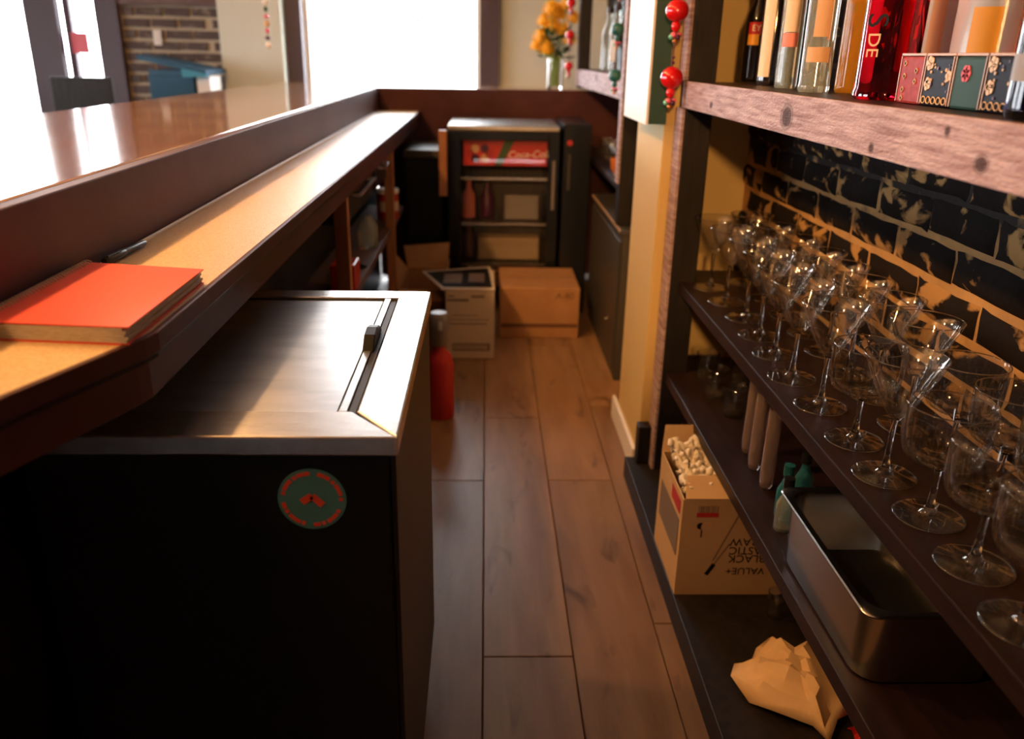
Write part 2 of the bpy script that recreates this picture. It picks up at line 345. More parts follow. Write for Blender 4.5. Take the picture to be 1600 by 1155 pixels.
struct(MB().box(-4.6, 1.2, -2.5, 6.55, 2.8, 2.9).build('ceiling', 'ceil'))
struct(MB().box(-4.6, 1.2, -2.6, -2.5, 0, 2.8).build('wall_back', 'walldark'))
wl = MB().box(-4.7, -4.55, -2.5, 6.55, 0, .95).box(-4.7, -4.55, -2.5, 6.55, 1.8, 2.8)
for a, b in ((-2.5, .4), (2.2, 2.8), (4.6, 6.55)): wl.box(-4.7, -4.55, a, b, .95, 1.8)
struct(wl.build('wall_left', 'walldark'))
def window(n, axis, a0, a1, z0, z1, pos, mul=(), fw=.05, m='purple'):
    mb = MB(); d0, d1 = pos
    def bx(u0, u1, za, zb, d0=d0, d1=d1):
        if axis == 'x': mb.box(u0, u1, d0, d1, za, zb)
        else: mb.box(d0, d1, u0, u1, za, zb)
    root = thing('window_%d' % n, ((a0 + a1) / 2, d0, z0) if axis == 'x' else (d0, (a0 + a1) / 2, z0), None, None); root['kind'] = 'structure'
    for (u0, u1, za, zb) in [(a0, a0 + fw, z0, z1), (a1 - fw, a1, z0, z1), (a0 + fw, a1 - fw, z0, z0 + fw), (a0 + fw, a1 - fw, z1 - fw, z1)] + [(q - .012, q + .012, z0 + fw, z1 - fw) for q in mul]: bx(u0, u1, za, zb)
    mb.build('window_frame', m, root)
    mb = MB(); e = [a0 + fw] + list(mul) + [a1 - fw]; mid = (d0 + d1) / 2
    for u0, u1 in zip(e, e[1:]):
        mb = MB(); k0 = .012 if u0 in mul else 0; k1 = .012 if u1 in mul else 0
        bx(u0 + k0, u1 - k1, z0 + fw, z1 - fw, mid - .003, mid + .003); mb.build('pane', 'pane', root)
    return root
window(1, 'y', .4, 2.2, .95, 1.8, (-4.68, -4.6)); window(2, 'y', 2.8, 4.6, .95, 1.8, (-4.68, -4.6))
# street wall: brick panel, plum panelling, windows
wf = MB().box(-4.55, -3.80, 6.4, 6.55, 0, 2.8).box(-3.80, -2.725, 6.4, 6.55, 0, .5).box(-3.80, -2.725, 6.4, 6.55, 2.5, 2.8)
wf.box(-2.725, -1.303, 6.42, 6.55, 0, 2.8).box(-1.303, -.047, 6.4, 6.55, 0, .1).box(-1.303, -.047, 6.4, 6.55, 2.5, 2.8).box(-.047, 1.2, 6.4, 6.55, 0, 2.8)
wfo = struct(wf.build('wall_front', 'creamwhite'))
MB().box(-3.218, -2.994, 6.34, 6.40, .5, 2.5).build('mullion_post', 'purple', wfo)
MB().box(-2.725, -2.575, 6.34, 6.42, 0, 2.8).build('mullion_post', 'purple', wfo)
MB().box(-1.417, -1.303, 6.33, 6.42, 0, 2.8).build('door_casing', 'purple', wfo)
MB().box(-.047, .091, 6.33, 6.40, 0, 2.8).build('door_casing', 'purple', wfo)
MB().box(-2.575, -1.85, 6.36, 6.42, 1.585, 2.8).build('brown_panel', 'walldark', wfo)
MB().box(-1.85, -1.417, 6.22, 6.42, 0, 2.8).build('column', 'creamwhite', wfo, bevel=.01)
MB().box(-2.575, -1.85, 6.405, 6.42, .3, 1.585).build('mortar_bed', 'mortar_far', wfo)
bk = []
for k in range(3):
    mb = MB(); mb.box(-.09, .09, -.02, 0, -.027, .027); v = []
    for (x, y, z) in mb.v: v.append((x + rnd(-.006, .006), y + (rnd(-.003, .004) if y < 0 else 0), z + rnd(-.004, .004)))
    mb.v = v; bk.append(mb.mesh('brick', 'brick_far'))
hb = MB().box(-.041, .041, -.02, 0, -.027, .027).mesh('brick', 'brick_far')
for r in range(9):
    z = .95 + r * .0745
    if r % 2:
        xs = [-2.472 + .1955 * k for k in range(3)]; hx = -1.895
    else:
        xs = [-2.375 + .1955 * k for k in range(3)]; hx = -2.522
    for c in xs: piece('brick', random.choice(bk), wfo, (c, 6.405, z))
    piece('brick', hb, wfo, (hx, 6.405, z))
window(3, 'x', -3.80, -3.218, .5, 2.5, (6.44, 6.50)); w2 = window(4, 'x', -2.994, -2.725, .5, 2.5, (6.44, 6.50))
w3 = window(5, 'x', -1.303, -.047, .1, 2.5, (6.44, 6.50), mul=(-.939,), fw=.03, m='white')
struct(MB().box(-30, 20, 6.56, 40, -.15, -.10).build('pavement_ground', 'pave')); struct(MB().box(-30, -4.72, -20, 6.55, -.15, -.10).build('pavement_ground', 'pave'))
# right-hand wall in the alcove, bricks laid over mortar
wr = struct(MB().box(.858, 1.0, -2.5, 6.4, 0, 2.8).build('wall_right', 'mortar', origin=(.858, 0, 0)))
bm_ = []
for k in range(8):
    g = 4; L = .1075; Hh = .0312; mb = MB(); n = 5
    us = [-1, -.8, -.3, .3, .8, 1]; vs_ = [-1, -.55, .55, 1]; P = []
    for i, u in enumerate(us):
        for j, v in enumerate(vs_):
            ed = (i in (0, 5)) or (j in (0, 3))
            P.append((-(.0005 if ed else .010) + (0 if ed else rnd(-.0025, .0025)), u * L + rnd(-.004, .004), v * Hh + rnd(-.003, .003)))
    F = []
    for i in range(5):
        for j in range(3): a = i * 4 + j; F.append((a, a + 1, a + 5, a + 4))
    mb.add(P, F); bm_.append(mb.mesh('brick', 'brick', smooth=50))
def brickrun(y0, y1, z0, z1):
    r = 0; z = z0
    while z < z1:
        y = y0 + (.0 if r % 2 else -.112)
        while y < y1:
            if y + .112 > y0 and y + .112 < y1: piece('brick', random.choice(bm_), wr, (.858, y + .112 + rnd(-.004, .004), z + rnd(-.002, .002)))
            y += .224
        z += .0755; r += 1
brickrun(.0, 2.75, .50, 1.52); brickrun(3.40, 5.2, .90, 1.62)
struct(MB().box(.6205, .8575, 2.75, 3.28, 0, 2.8).build('wall_alcove', 'cream'))
pil = struct(MB().box(.508, .62, 2.44, 2.86, 0, 2.8).build('wall_pilaster', 'cream', bevel=.004))
struct(MB().box(.494, .508, 2.46, 2.93, 0, .088).build('baseboard_right', 'white', bevel=.004))

# ------------------------------------------------------------------ bar counter
bar = thing('bar_counter', (-.8, 2.5, 0), 'long brown bar counter with glossy wooden top and beige inner ledge', 'bar counter')
MB().prism([(-1.29, -.8), (-.60, -.8), (-.60, 1.0), (-.642, 5.025), (.85, 5.145), (.85, 5.62), (-1.29, 5.55)], 1.045, 1.12).build('bar_top', 'bartop', bar, bevel=.006)
MB().prism([(-.60, -.8), (-.576, -.8), (-.576, 1.0), (-.618, 5.0), (-.642, 5.02), (-.60, 1.0)], .975, 1.1185).build('riser_board', 'riser', bar, bevel=.002)
MB().prism([(-.618, 5.0), (.85, 5.12), (.85, 5.145), (-.64, 5.025)], .02, 1.1185).build('riser_board', 'riser', bar, bevel=.002)
MB().prism([(-1.26, -.8), (-1.22, -.8), (-1.22, 5.5), (-1.26, 5.5)], 0, 1.045).build('front_panel', 'walldark', bar)
MB().prism([(-.625, .25), (-.60, .25), (-.60, 1.0), (-.642, 5.0), (-.66, 5.0), (-.625, 1.0)], 0, .985).build('back_panel', 'wood_post', bar)
led = [(-.576, .33), (-.562, .33), (-.451, .726), (-.385, .905), (-.387, 5.0), (-.617, 4.99), (-.576, 1.0)]
MB().prism(led, .978, .995).build('ledge_top', 'ledge', bar)
def strip(pts, t0, t1):
    """offset polyline strip polygon"""
    def off(d):
        out = []
        for i, p in enumerate(pts):
            a = Vector(pts[max(i - 1, 0)]); b = Vector(pts[min(i + 1, len(pts) - 1)]); n = Vector(((b - a).y, -(b - a).x)).normalized(); out.append((p[0] + n.x * d, p[1] + n.y * d))
        return out
    return off(t1) + off(t0)[::-1]
edge = [(-.562, .33), (-.451, .726), (-.39, .892), (-.385, .915), (-.387, 5.0)]
MB().prism(strip(edge, .001, .010)[::-1], .972, .9965).build('ledge_edge', 'riser', bar, bevel=.002)
MB().prism(strip(edge, -.004, .007)[::-1], .966, .972).build('ledge_bead', 'wood_dk', bar)
MB().prism(strip(edge, -.028, -.006)[::-1], .915, .972).build('apron', 'riser', bar)
MB().box(-.60, -.42, 1.66, 4.3, .545, .57).build('under_shelf', 'walldark', bar)
for y, dx in ((2.46, 0), (3.72, 0), (4.32, .208)): MB().box(-.445 + dx, -.405 + dx, y - .02, y + .02, 0 if dx == 0 else .62, .945).build('stud', 'stud', bar, bevel=.002)
for y0, y1 in ((2.56, 3.22), (3.30, 3.66)):
    d = MB().box(-.60, -.43, y0, y1, .80, .91).build('drawer', 'wood_post', bar, bevel=.003)
    h = .5 * (y0 + y1); hw = .19 if y1 < 3.3 else .08
    MB().tube([(-.43, h - hw, .872), (-.405, h - hw, .872), (-.405, h + hw, .872), (-.43, h + hw, .872)], .007).build('handle', 'steel', d, smooth=40)
MB().box(-.60, -.44, 1.66, 4.3, .04, .06).build('under_shelf', 'walldark', bar)
# silicone/wire line at the back of the ledge
MB().tube([(-.572, 1.18, .997), (-.585, 2.3, .998), (-.597, 3.5, .998), (-.609, 4.7, .998)], .0035, 6).build('seal_bead', 'white', bar, smooth=60)

# ------------------------------------------------------------------ bottle cooler
cl = thing('bottle_cooler', (-.33, 1.235, 0), 'black chest cooler with stainless steel top and sliding lid under the bar ledge', 'cooler')
CX0, CX1, CY0, CY1, CZ = -.565, -.104, .905, 1.565, .868
MB().box(CX0 + .005, CX1 - .012, CY0 + .008, CY1 - .012, .085, .842).build('body', 'black', cl, bevel=.003)
MB().box(CX1 - .0118, CX1 - .004, CY0 + .012, CY1 - .02, .10, .84).build('side_panel', 'cooler_side', cl, bevel=.002)
MB().box(CX0 + .02, CX1 - .03, CY0 + .03, CY1 - .03, 0, .085).build('kick_plate', 'rubber', cl)
bw = .078
MB().add([(CX0, CY0, CZ), (CX1, CY0, CZ), (CX1 - .066, CY0 + bw, CZ), (CX0 + .03, CY0 + bw, CZ), (CX0, CY0, CZ - .026), (CX1, CY0, CZ - .026), (CX1 - .066, CY0 + bw, CZ - .026), (CX0 + .03, CY0 + bw, CZ - .026)],
         [(0, 1, 2, 3), (7, 6, 5, 4), (0, 4, 5, 1), (1, 5, 6, 2), (2, 6, 7, 3), (3, 7, 4, 0)]).build('top_frame', 'steel', cl, bevel=.0025)
MB().add([(CX1, CY0, CZ), (CX1, CY1, CZ), (CX1 - .060, CY1 - .05, CZ), (CX1 - .060, CY0 + bw, CZ), (CX1, CY0, CZ - .026), (CX1, CY1, CZ - .026), (CX1 - .060, CY1 - .05, CZ - .026), (CX1 - .060, CY0 + bw, CZ - .026)],
         [(0, 1, 2, 3), (7, 6, 5, 4), (0, 4, 5, 1), (1, 5, 6, 2), (2, 6, 7, 3), (3, 7, 4, 0)]).build('top_frame', 'steel', cl, bevel=.0025)
MB().add([(CX1, CY1, CZ), (CX0, CY1, CZ), (CX0, CY1 - .05, CZ), (CX1 - .060, CY1 - .05, CZ), (CX1, CY1, CZ - .026), (CX0, CY1, CZ - .026), (CX0, CY1 - .05, CZ - .026), (CX1 - .060, CY1 - .05, CZ - .026)],
         [(0, 1, 2, 3), (7, 6, 5, 4), (0, 4, 5, 1), (1, 5, 6, 2), (2, 6, 7, 3), (3, 7, 4, 0)]).build('top_frame', 'steel', cl, bevel=.0025)
MB().box(CX1 - .072, CX1 - .062, CY0 + bw + .001, CY1 - .052, CZ - .02, CZ - .004).build('slide_track', 'rubber', cl)
MB().box(CX1 - .084, CX1 - .0725, CY0 + bw + .001, CY1 - .052, CZ - .02, CZ - .001).build('slide_track', 'steel', cl, bevel=.001)
MB().box(CX0 + .02, CX1 - .086, CY1 - .062, CY1 - .051, CZ - .02, CZ - .004).build('slide_track', 'rubber', cl)
lid = MB().box(CX0 + .02, CX1 - .086, CY0 + bw + .001, CY1 - .063, CZ - .018, CZ - .003).build('lid', 'steel_lid', cl, bevel=.001)
MB().prismx([(1.215, CZ - .003), (1.245, CZ + .017), (1.275, CZ + .020), (1.305, CZ + .014), (1.33, CZ - .003)], CX1 - .086, CX1 - .068).build('lid_handle', 'black', lid, bevel=.002)
st = MB().tube([(-.213, CY0 + .0078, .779), (-.213, CY0 + .0066, .779)], .0425, 48).build('sticker', 'sticker', cl)
st['label'] = 'round teal sticker with orange-red ring of lettering and arrow'
for k in range(26):
    if k in (6, 13, 19, 25): continue
    a = 2 * PI * k / 26; c = Vector((-.213 + .036 * math.cos(a), CY0 + .0062, .779 + .036 * math.sin(a)))
    t = Vector((-math.sin(a), 0, math.cos(a))); n = Vector((math.cos(a), 0, math.sin(a))); hw, hh = .0024 + .0011 * (k % 3), .0026
    q = [c + t * -hw + n * -hh, c + t * hw + n * -hh, c + t * hw + n * hh, c + t * -hw + n * hh]
    MB().slab(q, [p + Vector((0, .0008, 0)) for p in q]).build('letter', 'orange_ink', st)
for (a, b, wd) in (((-.226, .775), (-.213, .784), .0045), ((-.213, .784), (-.200, .771), .0045)):
    d = Vector((b[0] - a[0], 0, b[1] - a[1])).normalized(); n = Vector((-d.z, 0, d.x)) * wd; A = Vector((a[0], CY0 + .0060, a[1])); B = Vector((b[0], CY0 + .0060, b[1])); q = [A - n, B - n, B + n, A + n]
    MB().slab(q, [p + Vector((0, .0009, 0)) for p in q]).build('arrow_mark', 'orange_ink', st)

# ------------------------------------------------------------------ notebook and pen on the ledge
nb = thing('notebook', (-.482, 1.02, .995), 'red-covered spiral notebook lying on the beige ledge', 'notebook')
def nbp(u, v, z):  # u across (spiral side 0), v along
    A = Vector((-.571, .885)); B = Vector((-.387, .868)); C_ = Vector((-.572, 1.165)); D = Vector((-.389, 1.130))
    p = A * (1 - u) * (1 - v) + B * u * (1 - v) + C_ * (1 - u) * v + D * u * v; return (p.x, p.y, z)
def sheet(u0, u1, z0, z1, droop=0): return MB().slab([nbp(u0, 0, z0), nbp(u1, 0, z0), nbp(u1, 1, z0), nbp(u0, 1, z0)], [nbp(u0, 0, z1), nbp(u1, 0, z1 - droop), nbp(u1, 1, z1 - droop), nbp(u0, 1, z1)])
sheet(.03, .99, .9952, .9975).build('back_cover', 'red_cover', nb)
for k in range(5): sheet(.04, .975 + .015 * (k % 2) - .004 * k, .9978 + .0034 * k, .9978 + .0034 * k + .0031).build('page_block', 'paper', nb)
sheet(.045, 1.0, 1.0152, 1.0165).build('front_cover', 'red_cover', nb)
for k in range(36):
    v = .01 + .98 * k / 35; c = Vector(nbp(.060, v, 1.0085)); pts = []
    for q in range(13): a = 2 * PI * q / 12; pts.append((c.x + .0105 * math.cos(a), c.y, c.z + .0115 * math.sin(a)))
    MB().tube(pts, .0009, 5).build('spiral_ring', 'wire', nb, smooth=60)
pn = thing('pen', (-.565, 1.30, .995), 'black ballpoint pen lying against the brown riser board', 'pen')
a, b = Vector((-.567, 1.225, 1.0025)), Vector((-.560, 1.365, 1.0015)); d = (b - a)
MB().tube([a, a + d * .04, a + d * .42, a + d * .45], [.0045, .0068, .0068, .006], 12).build('cap', 'pen', pn, smooth=40)
MB().tube([a + d * .45, a + d * .92, b], [.0056, .0054, .003], 12).build('barrel', 'pen', pn, smooth=40)
MB().tube([a + d * .03 + Vector((.004, 0, .006)), a + d * .33 + Vector((.004, 0, .0062))], .0015, 6).build('clip', 'pen', pn, smooth=40)

# ------------------------------------------------------------------ back-bar shelving, near bay
sh = thing('back_bar_shelving', (.7, 1.5, 0), 'dark wooden back-bar shelving with rough-sawn top board beside the brick wall', 'shelving')
SZT, SZM, SZL, SZB = 1.245, .69, .405, .07
PF = .552
MB().box(.546, .620, 2.345, 2.435, SZB, 2.75).build('post', 'wood_post', sh, bevel=.003)
for z0, z1 in ((SZB, 1.175), (1.248, 2.75)): MB().box(.536, .5455, 2.347, 2.433, z0, z1).build('post_facing', 'fascia', sh, bevel=.002)
MB().box(.5462, .855, .2, 2.344, SZT - .045, SZT).build('top_shelf', 'wood_dk', sh, bevel=.002)
MB().box(.536, .5457, .2, 2.362, 1.1775, 1.246).build('fascia_board', 'fascia', sh, bevel=.002, origin=None)
MB().box(.570, .848, .2, 2.344, SZM - .032, SZM).box(.6205, .848, 2.344, 2.49, SZM - .032, SZM).build('middle_shelf', 'wood_dk', sh, bevel=.0025)
MB().box(.555, .848, .2, 2.344, SZL - .032, SZL).box(.6205, .848, 2.344, 2.49, SZL - .032, SZL).build('lower_shelf', 'wood_dk', sh, bevel=.0025)
MB().box(.466, .848, .2, 2.44, 0, SZB).build('base_shelf', 'wood_post', sh, bevel=.003)
MB().box(.496, .5355, 2.385, 2.435, SZB, .20).build('base_block', 'wood_post', sh, bevel=.003)
# far bay
sf = thing('back_bar_shelving', (.7, 4.3, 0), 'far bay of dark back-bar shelving behind the cream pilaster', 'shelving')
MB().box(.545, .612, 3.40, 3.47, .651, 2.75).build('post', 'wood_post', sf, bevel=.003)
MB().box(.535, .5445, 3.402, 3.468, .82, 2.75).build('post_facing', 'fascia', sf, bevel=.002)
MB().box(.545, .612, 5.20, 5.30, 1.13, 2.75).build('post', 'wood_post', sf, bevel=.003)
MB().box(.556, .855, 3.47, 5.30, 1.18, 1.235).build('top_shelf', 'wood_dk', sf, bevel=.002)
MB().box(.544, .5555, 3.47, 5.32, 1.143, 1.235).build('fascia_board', 'fascia', sf, bevel=.002)
MB().box(.552, .855, 3.47, 5.0, .785, .81).build('lower_shelf', 'wood_dk', sf, bevel=.002)
# ------------------------------------------------------------------ white/green box on the pilaster
pbx = thing('wall_board_box', (.48, 2.6, 1.125), 'white-faced wall box with dark green edge on the cream pilaster', 'wall box')
MB().box(.457, .507, 2.408, 2.80, 1.128, 1.95).build('box_body', 'green', pbx, bevel=.001)
MB().box(.449, .4565, 2.408, 2.80, 1.126, 1.952).build('face_panel', 'white', pbx, bevel=.001)

# ------------------------------------------------------------------ cocktail glasses
def glass_proto(kind):
    if kind == 'martini':
        prof = [(0, 0), (.046, 0), (.0485, .0012), (.0485, .0028), (.03, .0048), (.012, .009), (.006, .018), (.0042, .05), (.0045, .085), (.0062, .098), (.011, .104, 0)]
        for k in range(0, 9): t = k / 8; prof.append((.013 + .047 * t ** .85, .107 + .093 * t, 0 if k == 8 else min(1, 1.4 - 1.2 * t)))
        prof += [(.0595, .2008), (.0585, .2), (.047, .178), (.034, .151), (.021, .125), (.010, .112), (0, .1085)]
    else:
        prof = [(0, 0), (.046, 0), (.0485, .0012), (.0485, .0028), (.03, .0048), (.012, .009), (.006, .018), (.0045, .05), (.0048, .075), (.008, .084), (.020, .088, 0), (.038, .0915, 1), (.0490, .099, 1), (.0535, .111, 1), (.0552, .130, 1), (.0565, .152, .7), (.058, .172, 0), (.0578, .1735), (.0568, .1725), (.0547, .150), (.0532, .130), (.0512, .113), (.0465, .104), (.036, .097), (.015, .093), (0, .0925)]
    t = thing('cocktail_glass', (0, 0, 0), 'x', 'glass')
    k0 = 10 if kind == 'martini' else 9
    rb = dict(ribs=18 if kind == 'martini' else 26, amp=.05 if kind == 'martini' else .045)
    MB().lathe([(0, .0006), (.047, .0006), (.047, .003), (.03, .0048), (0, .0085)], (0, 0, 0), 64).build('foot', 'thin', t, smooth=50)
    def ring(r, z, q, nm): MB().lathe([(r + q * math.cos(2 * PI * k / 8), z + q * math.sin(2 * PI * k / 8)) for k in range(9)], (0, 0, 0), 64).build(nm, 'glass', t, smooth=80)
    ring(.0475, .0017, .0016, 'foot_rim'); ring(.0594 if kind == 'martini' else .0574, prof[-7][1] if kind == 'martini' else .1735, .0010, 'rim')
    MB().lathe([(.014, .0072)] + prof[5:k0] + [(0, prof[k0 - 1][1] + .002)], (0, 0, 0), 24).build('stem', 'glass', t, smooth=60)
    MB().lathe([(0, prof[k0 - 1][1] + .001)] + prof[k0:], (0, 0, 0), 130, **rb).build('bowl', 'thin', t, smooth=60)
    t.name = 'martini_glass' if kind == 'martini' else 'coupe_glass'
    return t
pm = glass_proto('martini'); pc = glass_proto('coupe'); used = {}
ORD = ['first', 'second', 'third', 'fourth', 'fifth', 'sixth', 'seventh', 'eighth', 'ninth', 'tenth', 'eleventh', 'twelfth', 'thirteenth', 'fourteenth']
def put(proto, loc, rz, label, group):
    if proto not in used: used[proto] = 1; proto.location = loc; proto.rotation_euler = (0, 0, rz); WORG[proto] = loc; proto['label'] = label; proto['group'] = group; return proto
    return dup(proto, loc, rz, label, group)
front = [('m', .645, 2.28), ('m', .650, 2.13), ('m', .660, 1.985), ('m', .652, 1.845), ('m', .645, 1.712), ('m', .634, 1.570), ('m', .638, 1.425), ('c', .640, 1.275), ('m', .634, 1.147), ('c', .642, 1.022), ('c', .640, .900), ('c', .632, .778), ('c', .636, .655)]
back = [('m', .762, 2.34), ('m', .775, 2.17), ('m', .780, 2.01), ('m', .776, 1.865), ('m', .770, 1.73), ('m', .764, 1.60), ('m', .764, 1.472), ('m', .760, 1.335), ('c', .765, 1.198), ('c', .768, 1.074), ('c', .762, .950), ('c', .765, .826)]
for row, lst in (('front row', front), ('brick-side row', back)):
    cm = cc = 0
    for kind, x, y in lst:
        if kind == 'm': lab = '%s martini glass from the dark post, %s of the middle shelf' % (ORD[cm], row); cm += 1
        else: lab = '%s ribbed coupe glass from the dark post, %s of the middle shelf' % (ORD[cc], row); cc += 1
        put(pm if kind == 'm' else pc, (x, y, SZM), rnd(0, .3), lab, 'martini glasses on the middle shelf' if kind == 'm' else 'coupe glasses on the middle shelf')

# ------------------------------------------------------------------ bottles on the top shelf
def bottle(name, x, y, z, r, h, neck_r, glassm, label, parts=(), cap='cap_black', shoulder=.62, foot=0):
    t = thing(name, (x, y, z), label, 'bottle', 'bottles on the top shelf' if z > 1.2 else None)
    sh0 = h * shoulder
    prof = [(0, .004), (r * .7, .001), (r * .93, 0), (r + foot, .005), (r + foot, .012)] + ([(r, .018)] if foot else []) + [(r, sh0), (r * .93, sh0 + .022), (r * .6, sh0 + .05), (neck_r, sh0 + .075), (neck_r, h - .012), (neck_r * 1.15, h - .010), (neck_r * 1.15, h), (0, h)]
    MB().lathe(prof, (x, y, z), 40).build('bottle_body', glassm, t, smooth=45)
    if cap: MB().lathe([(0, h), (neck_r * 1.3, h), (neck_r * 1.3, h + .03), (0, h + .032)], (x, y, z), 24).build('cap', cap, t, smooth=45)
    a = math.atan2(-y, -x)
    for (m, z0, z1, da0, da1) in parts: MB().arc((x, y, z), r + .0006, z0, z1, a + da0, a + da1, 12).build('paper_label', m, t, smooth=40)
    return t, a
def ontext(t, x, y, z, r, a, da, zz, s, size, m, up=(0, 0, 1)):
    aa = a + da; n = Vector((math.cos(aa), math.sin(aa), 0)); p = (x + n.x * (r + .0022), y + n.y * (r + .0022), z + zz)
    upv = Vector(up) if up == (0, 0, 1) else None
    right = Vector((0, 0, 1)).cross(n); right = right if True else right
    rd = Vector((-n.y, n.x, 0))
    if up == (0, 0, 1): text('lettering', s, size, m, t, frame(p, rd, (0, 0, 1)))
    else: text('lettering', s, size, m, t, frame(p, (0, 0, -1), rd))
Z = SZT
t, a = bottle('liqueur_bottle', .735, 2.40, Z, .033, .255, .012, 'g_dark', 'squat black liqueur bottle with red and gold shield label at the post end', [('red_ink', .122, .152, -.75, .55), ('label_gold', .095, .122, -.75, .15)], shoulder=.58)
ontext(t, .735, 2.40, Z, .033, a, -.1, .137, 'EY', .022, 'label_cream')
bottle('wine_bottle', .690, 2.12, Z, .031, .31, .013, 'g_dark', 'dark green bottle with tall cream strip label beside the liqueur bottle', [('label_cream', .02, .21, -1.0, -.05)], shoulder=.7)
bottle('gin_bottle', .665, 1.925, Z, .024, .30, .012, 'g_pale', 'slim clear bottle with pink paper band beside the dark bottles', [('label_cream', .115, .21, -.8, .6), ('label_pink', .085, .113, -.8, .6)], shoulder=.72)
bottle('gin_bottle', .735, 2.02, Z, .030, .31, .013, 'g_teal', 'greenish glass bottle standing behind the slim clear bottle', shoulder=.72)
bottle('vodka_bottle', .640, 1.690, Z, .029, .31, .013, 'g_pale', 'tall clear bottle with orange-tan labels left of the yellow bottle', [('label_tan', .10, .21, -.45, .55), ('label_tan', .055, .082, -.75, .75)], shoulder=.72, foot=.001)
bottle('cordial_bottle', .712, 1.685, Z, .031, .31, .013, 'g_yellow', 'yellow cordial bottle between clear bottle and big red bottle', shoulder=.72)
t, a = bottle('aperitif_bottle', .648, 1.405, Z, .046, .33, .015, 'g_red', 'large deep red bottle with black and gold lettering', [], shoulder=.74, foot=.002)
ontext(t, .648, 1.405, Z, .046, a, -.55, .118, 'S', .050, 'ink', up='v'); ontext(t, .648, 1.405, Z, .046, a, -.58, .082, 'DE', .030, 'label_tan', up='v')
bottle('rum_bottle', .765, 1.50, Z, .043, .30, .014, 'g_frost', 'clear bottle with brown strip label behind the red tin', [('label_tan', .06, .2, -.25, .25)], shoulder=.7)
bottle('tequila_bottle', .770, 1.325, Z, .060, .30, .016, 'g_frost', 'wide clear bottle with bright orange label behind the flowered tins', [('label_gold', .05, .135, -.62, .05)], shoulder=.7)
bottle('pink_gin_bottle', .760, 1.17, Z, .045, .31, .015, 'g_pink', 'hot pink bottle with brown upper label at the right edge', [('label_tan', .11, .2, -.9, .9)], shoulder=.7)
bottle('blue_bottle', .598, .930, Z, .028, .30, .012, 'g_navy', 'slender navy glass bottle with grey band in front of the tins', [('grey_pl', .04, .068, -1.2, 1.2)], shoulder=.7)
# small square tins
def tin(y0, y1, m, deco, label):
    x0, x1, h = .618, .682, .066
    t = thing('spice_tin', (.65, (y0 + y1) / 2, Z), label, 'tin', 'row of small square tins')
    MB().box(x0, x1, y0 + .001, y1 - .001, Z + .0005, Z + h).build('tin_body', m, t, bevel=.004)
    MB().box(x0 - .0006, x1, y0 + .0006, y1 - .0006, Z + h, Z + h + .004).build('lid', 'tin_edge', t, bevel=.001)
    for yy in (y0 + .0016, y1 - .0036): MB().box(x0 - .0008, x0, yy, yy + .002, Z + .003, Z + h).build('edge_line', 'tin_edge', t)
    def disc(y, z, r, mm, n=12, name='printed_motif'): MB().tube([(x0 - .0011, y, z), (x0 + .0002, y, z)], r, n).build(name, mm, t)
    cy = (y0 + y1) / 2; wy = (y1 - y0)
    if deco == 'floral':
        random.seed(int(y0 * 1000))
        for (u, v, r) in ((.82, .86, .009), (.80, .45, .0085), (.12, .62, .007)):
            fy, fz = y0 + wy * u, Z + h * v
            for k in range(5): q = 2 * PI * k / 5; disc(fy + r * .6 * math.cos(q), fz + r * .6 * math.sin(q), r * .5, 'flower_ink', 8)
        for k in range(16): disc(y0 + wy * rnd(.1, .9), Z + h * rnd(.24, .95), rnd(.0012, .0026), random.choice(['flower_ink', 'label_tan', 'bead_plum']), 6)
        for k in range(5):
            c = y0 + wy * (.14 + .18 * k); pts = [(x0 - .0008, c + .0055 * math.cos(2 * PI * q / 10), Z + .0085 + .0045 * math.sin(2 * PI * q / 10)) for q in range(11)]
            MB().tube(pts, .0009, 4).build('printed_ring', 'flower_ink', t)
    elif deco == 'rose':
        for k in range(6): q = 2 * PI * k / 6; disc(cy + .006 + .006 * math.cos(q), Z + .045 + .006 * math.sin(q), .005, 'red_ink', 10)
    else:
        for (u, v) in ((.78, .85), (.75, .58), (.75, .3), (.3, .7), (.3, .48), (.75, .12)): disc(y0 + wy * u, Z + h * v, .0045, 'label_tan', 4); disc(y0 + wy * u, Z + h * v, .0030, 'tin_red', 4)
tin(1.223, 1.297, 'tin_red', 'diamond', 'red patterned square tin beside the large red bottle')
tin(1.145, 1.222, 'tin_navy', 'floral', 'navy flowered square tin next to the red tin')
tin(1.069, 1.144, 'tin_green', 'rose', 'dark green square tin with red rose between flowered tins')
tin(.995, 1.068, 'tin_navy', 'floral', 'navy flowered square tin at the right end of the tin row')
random.seed(11)
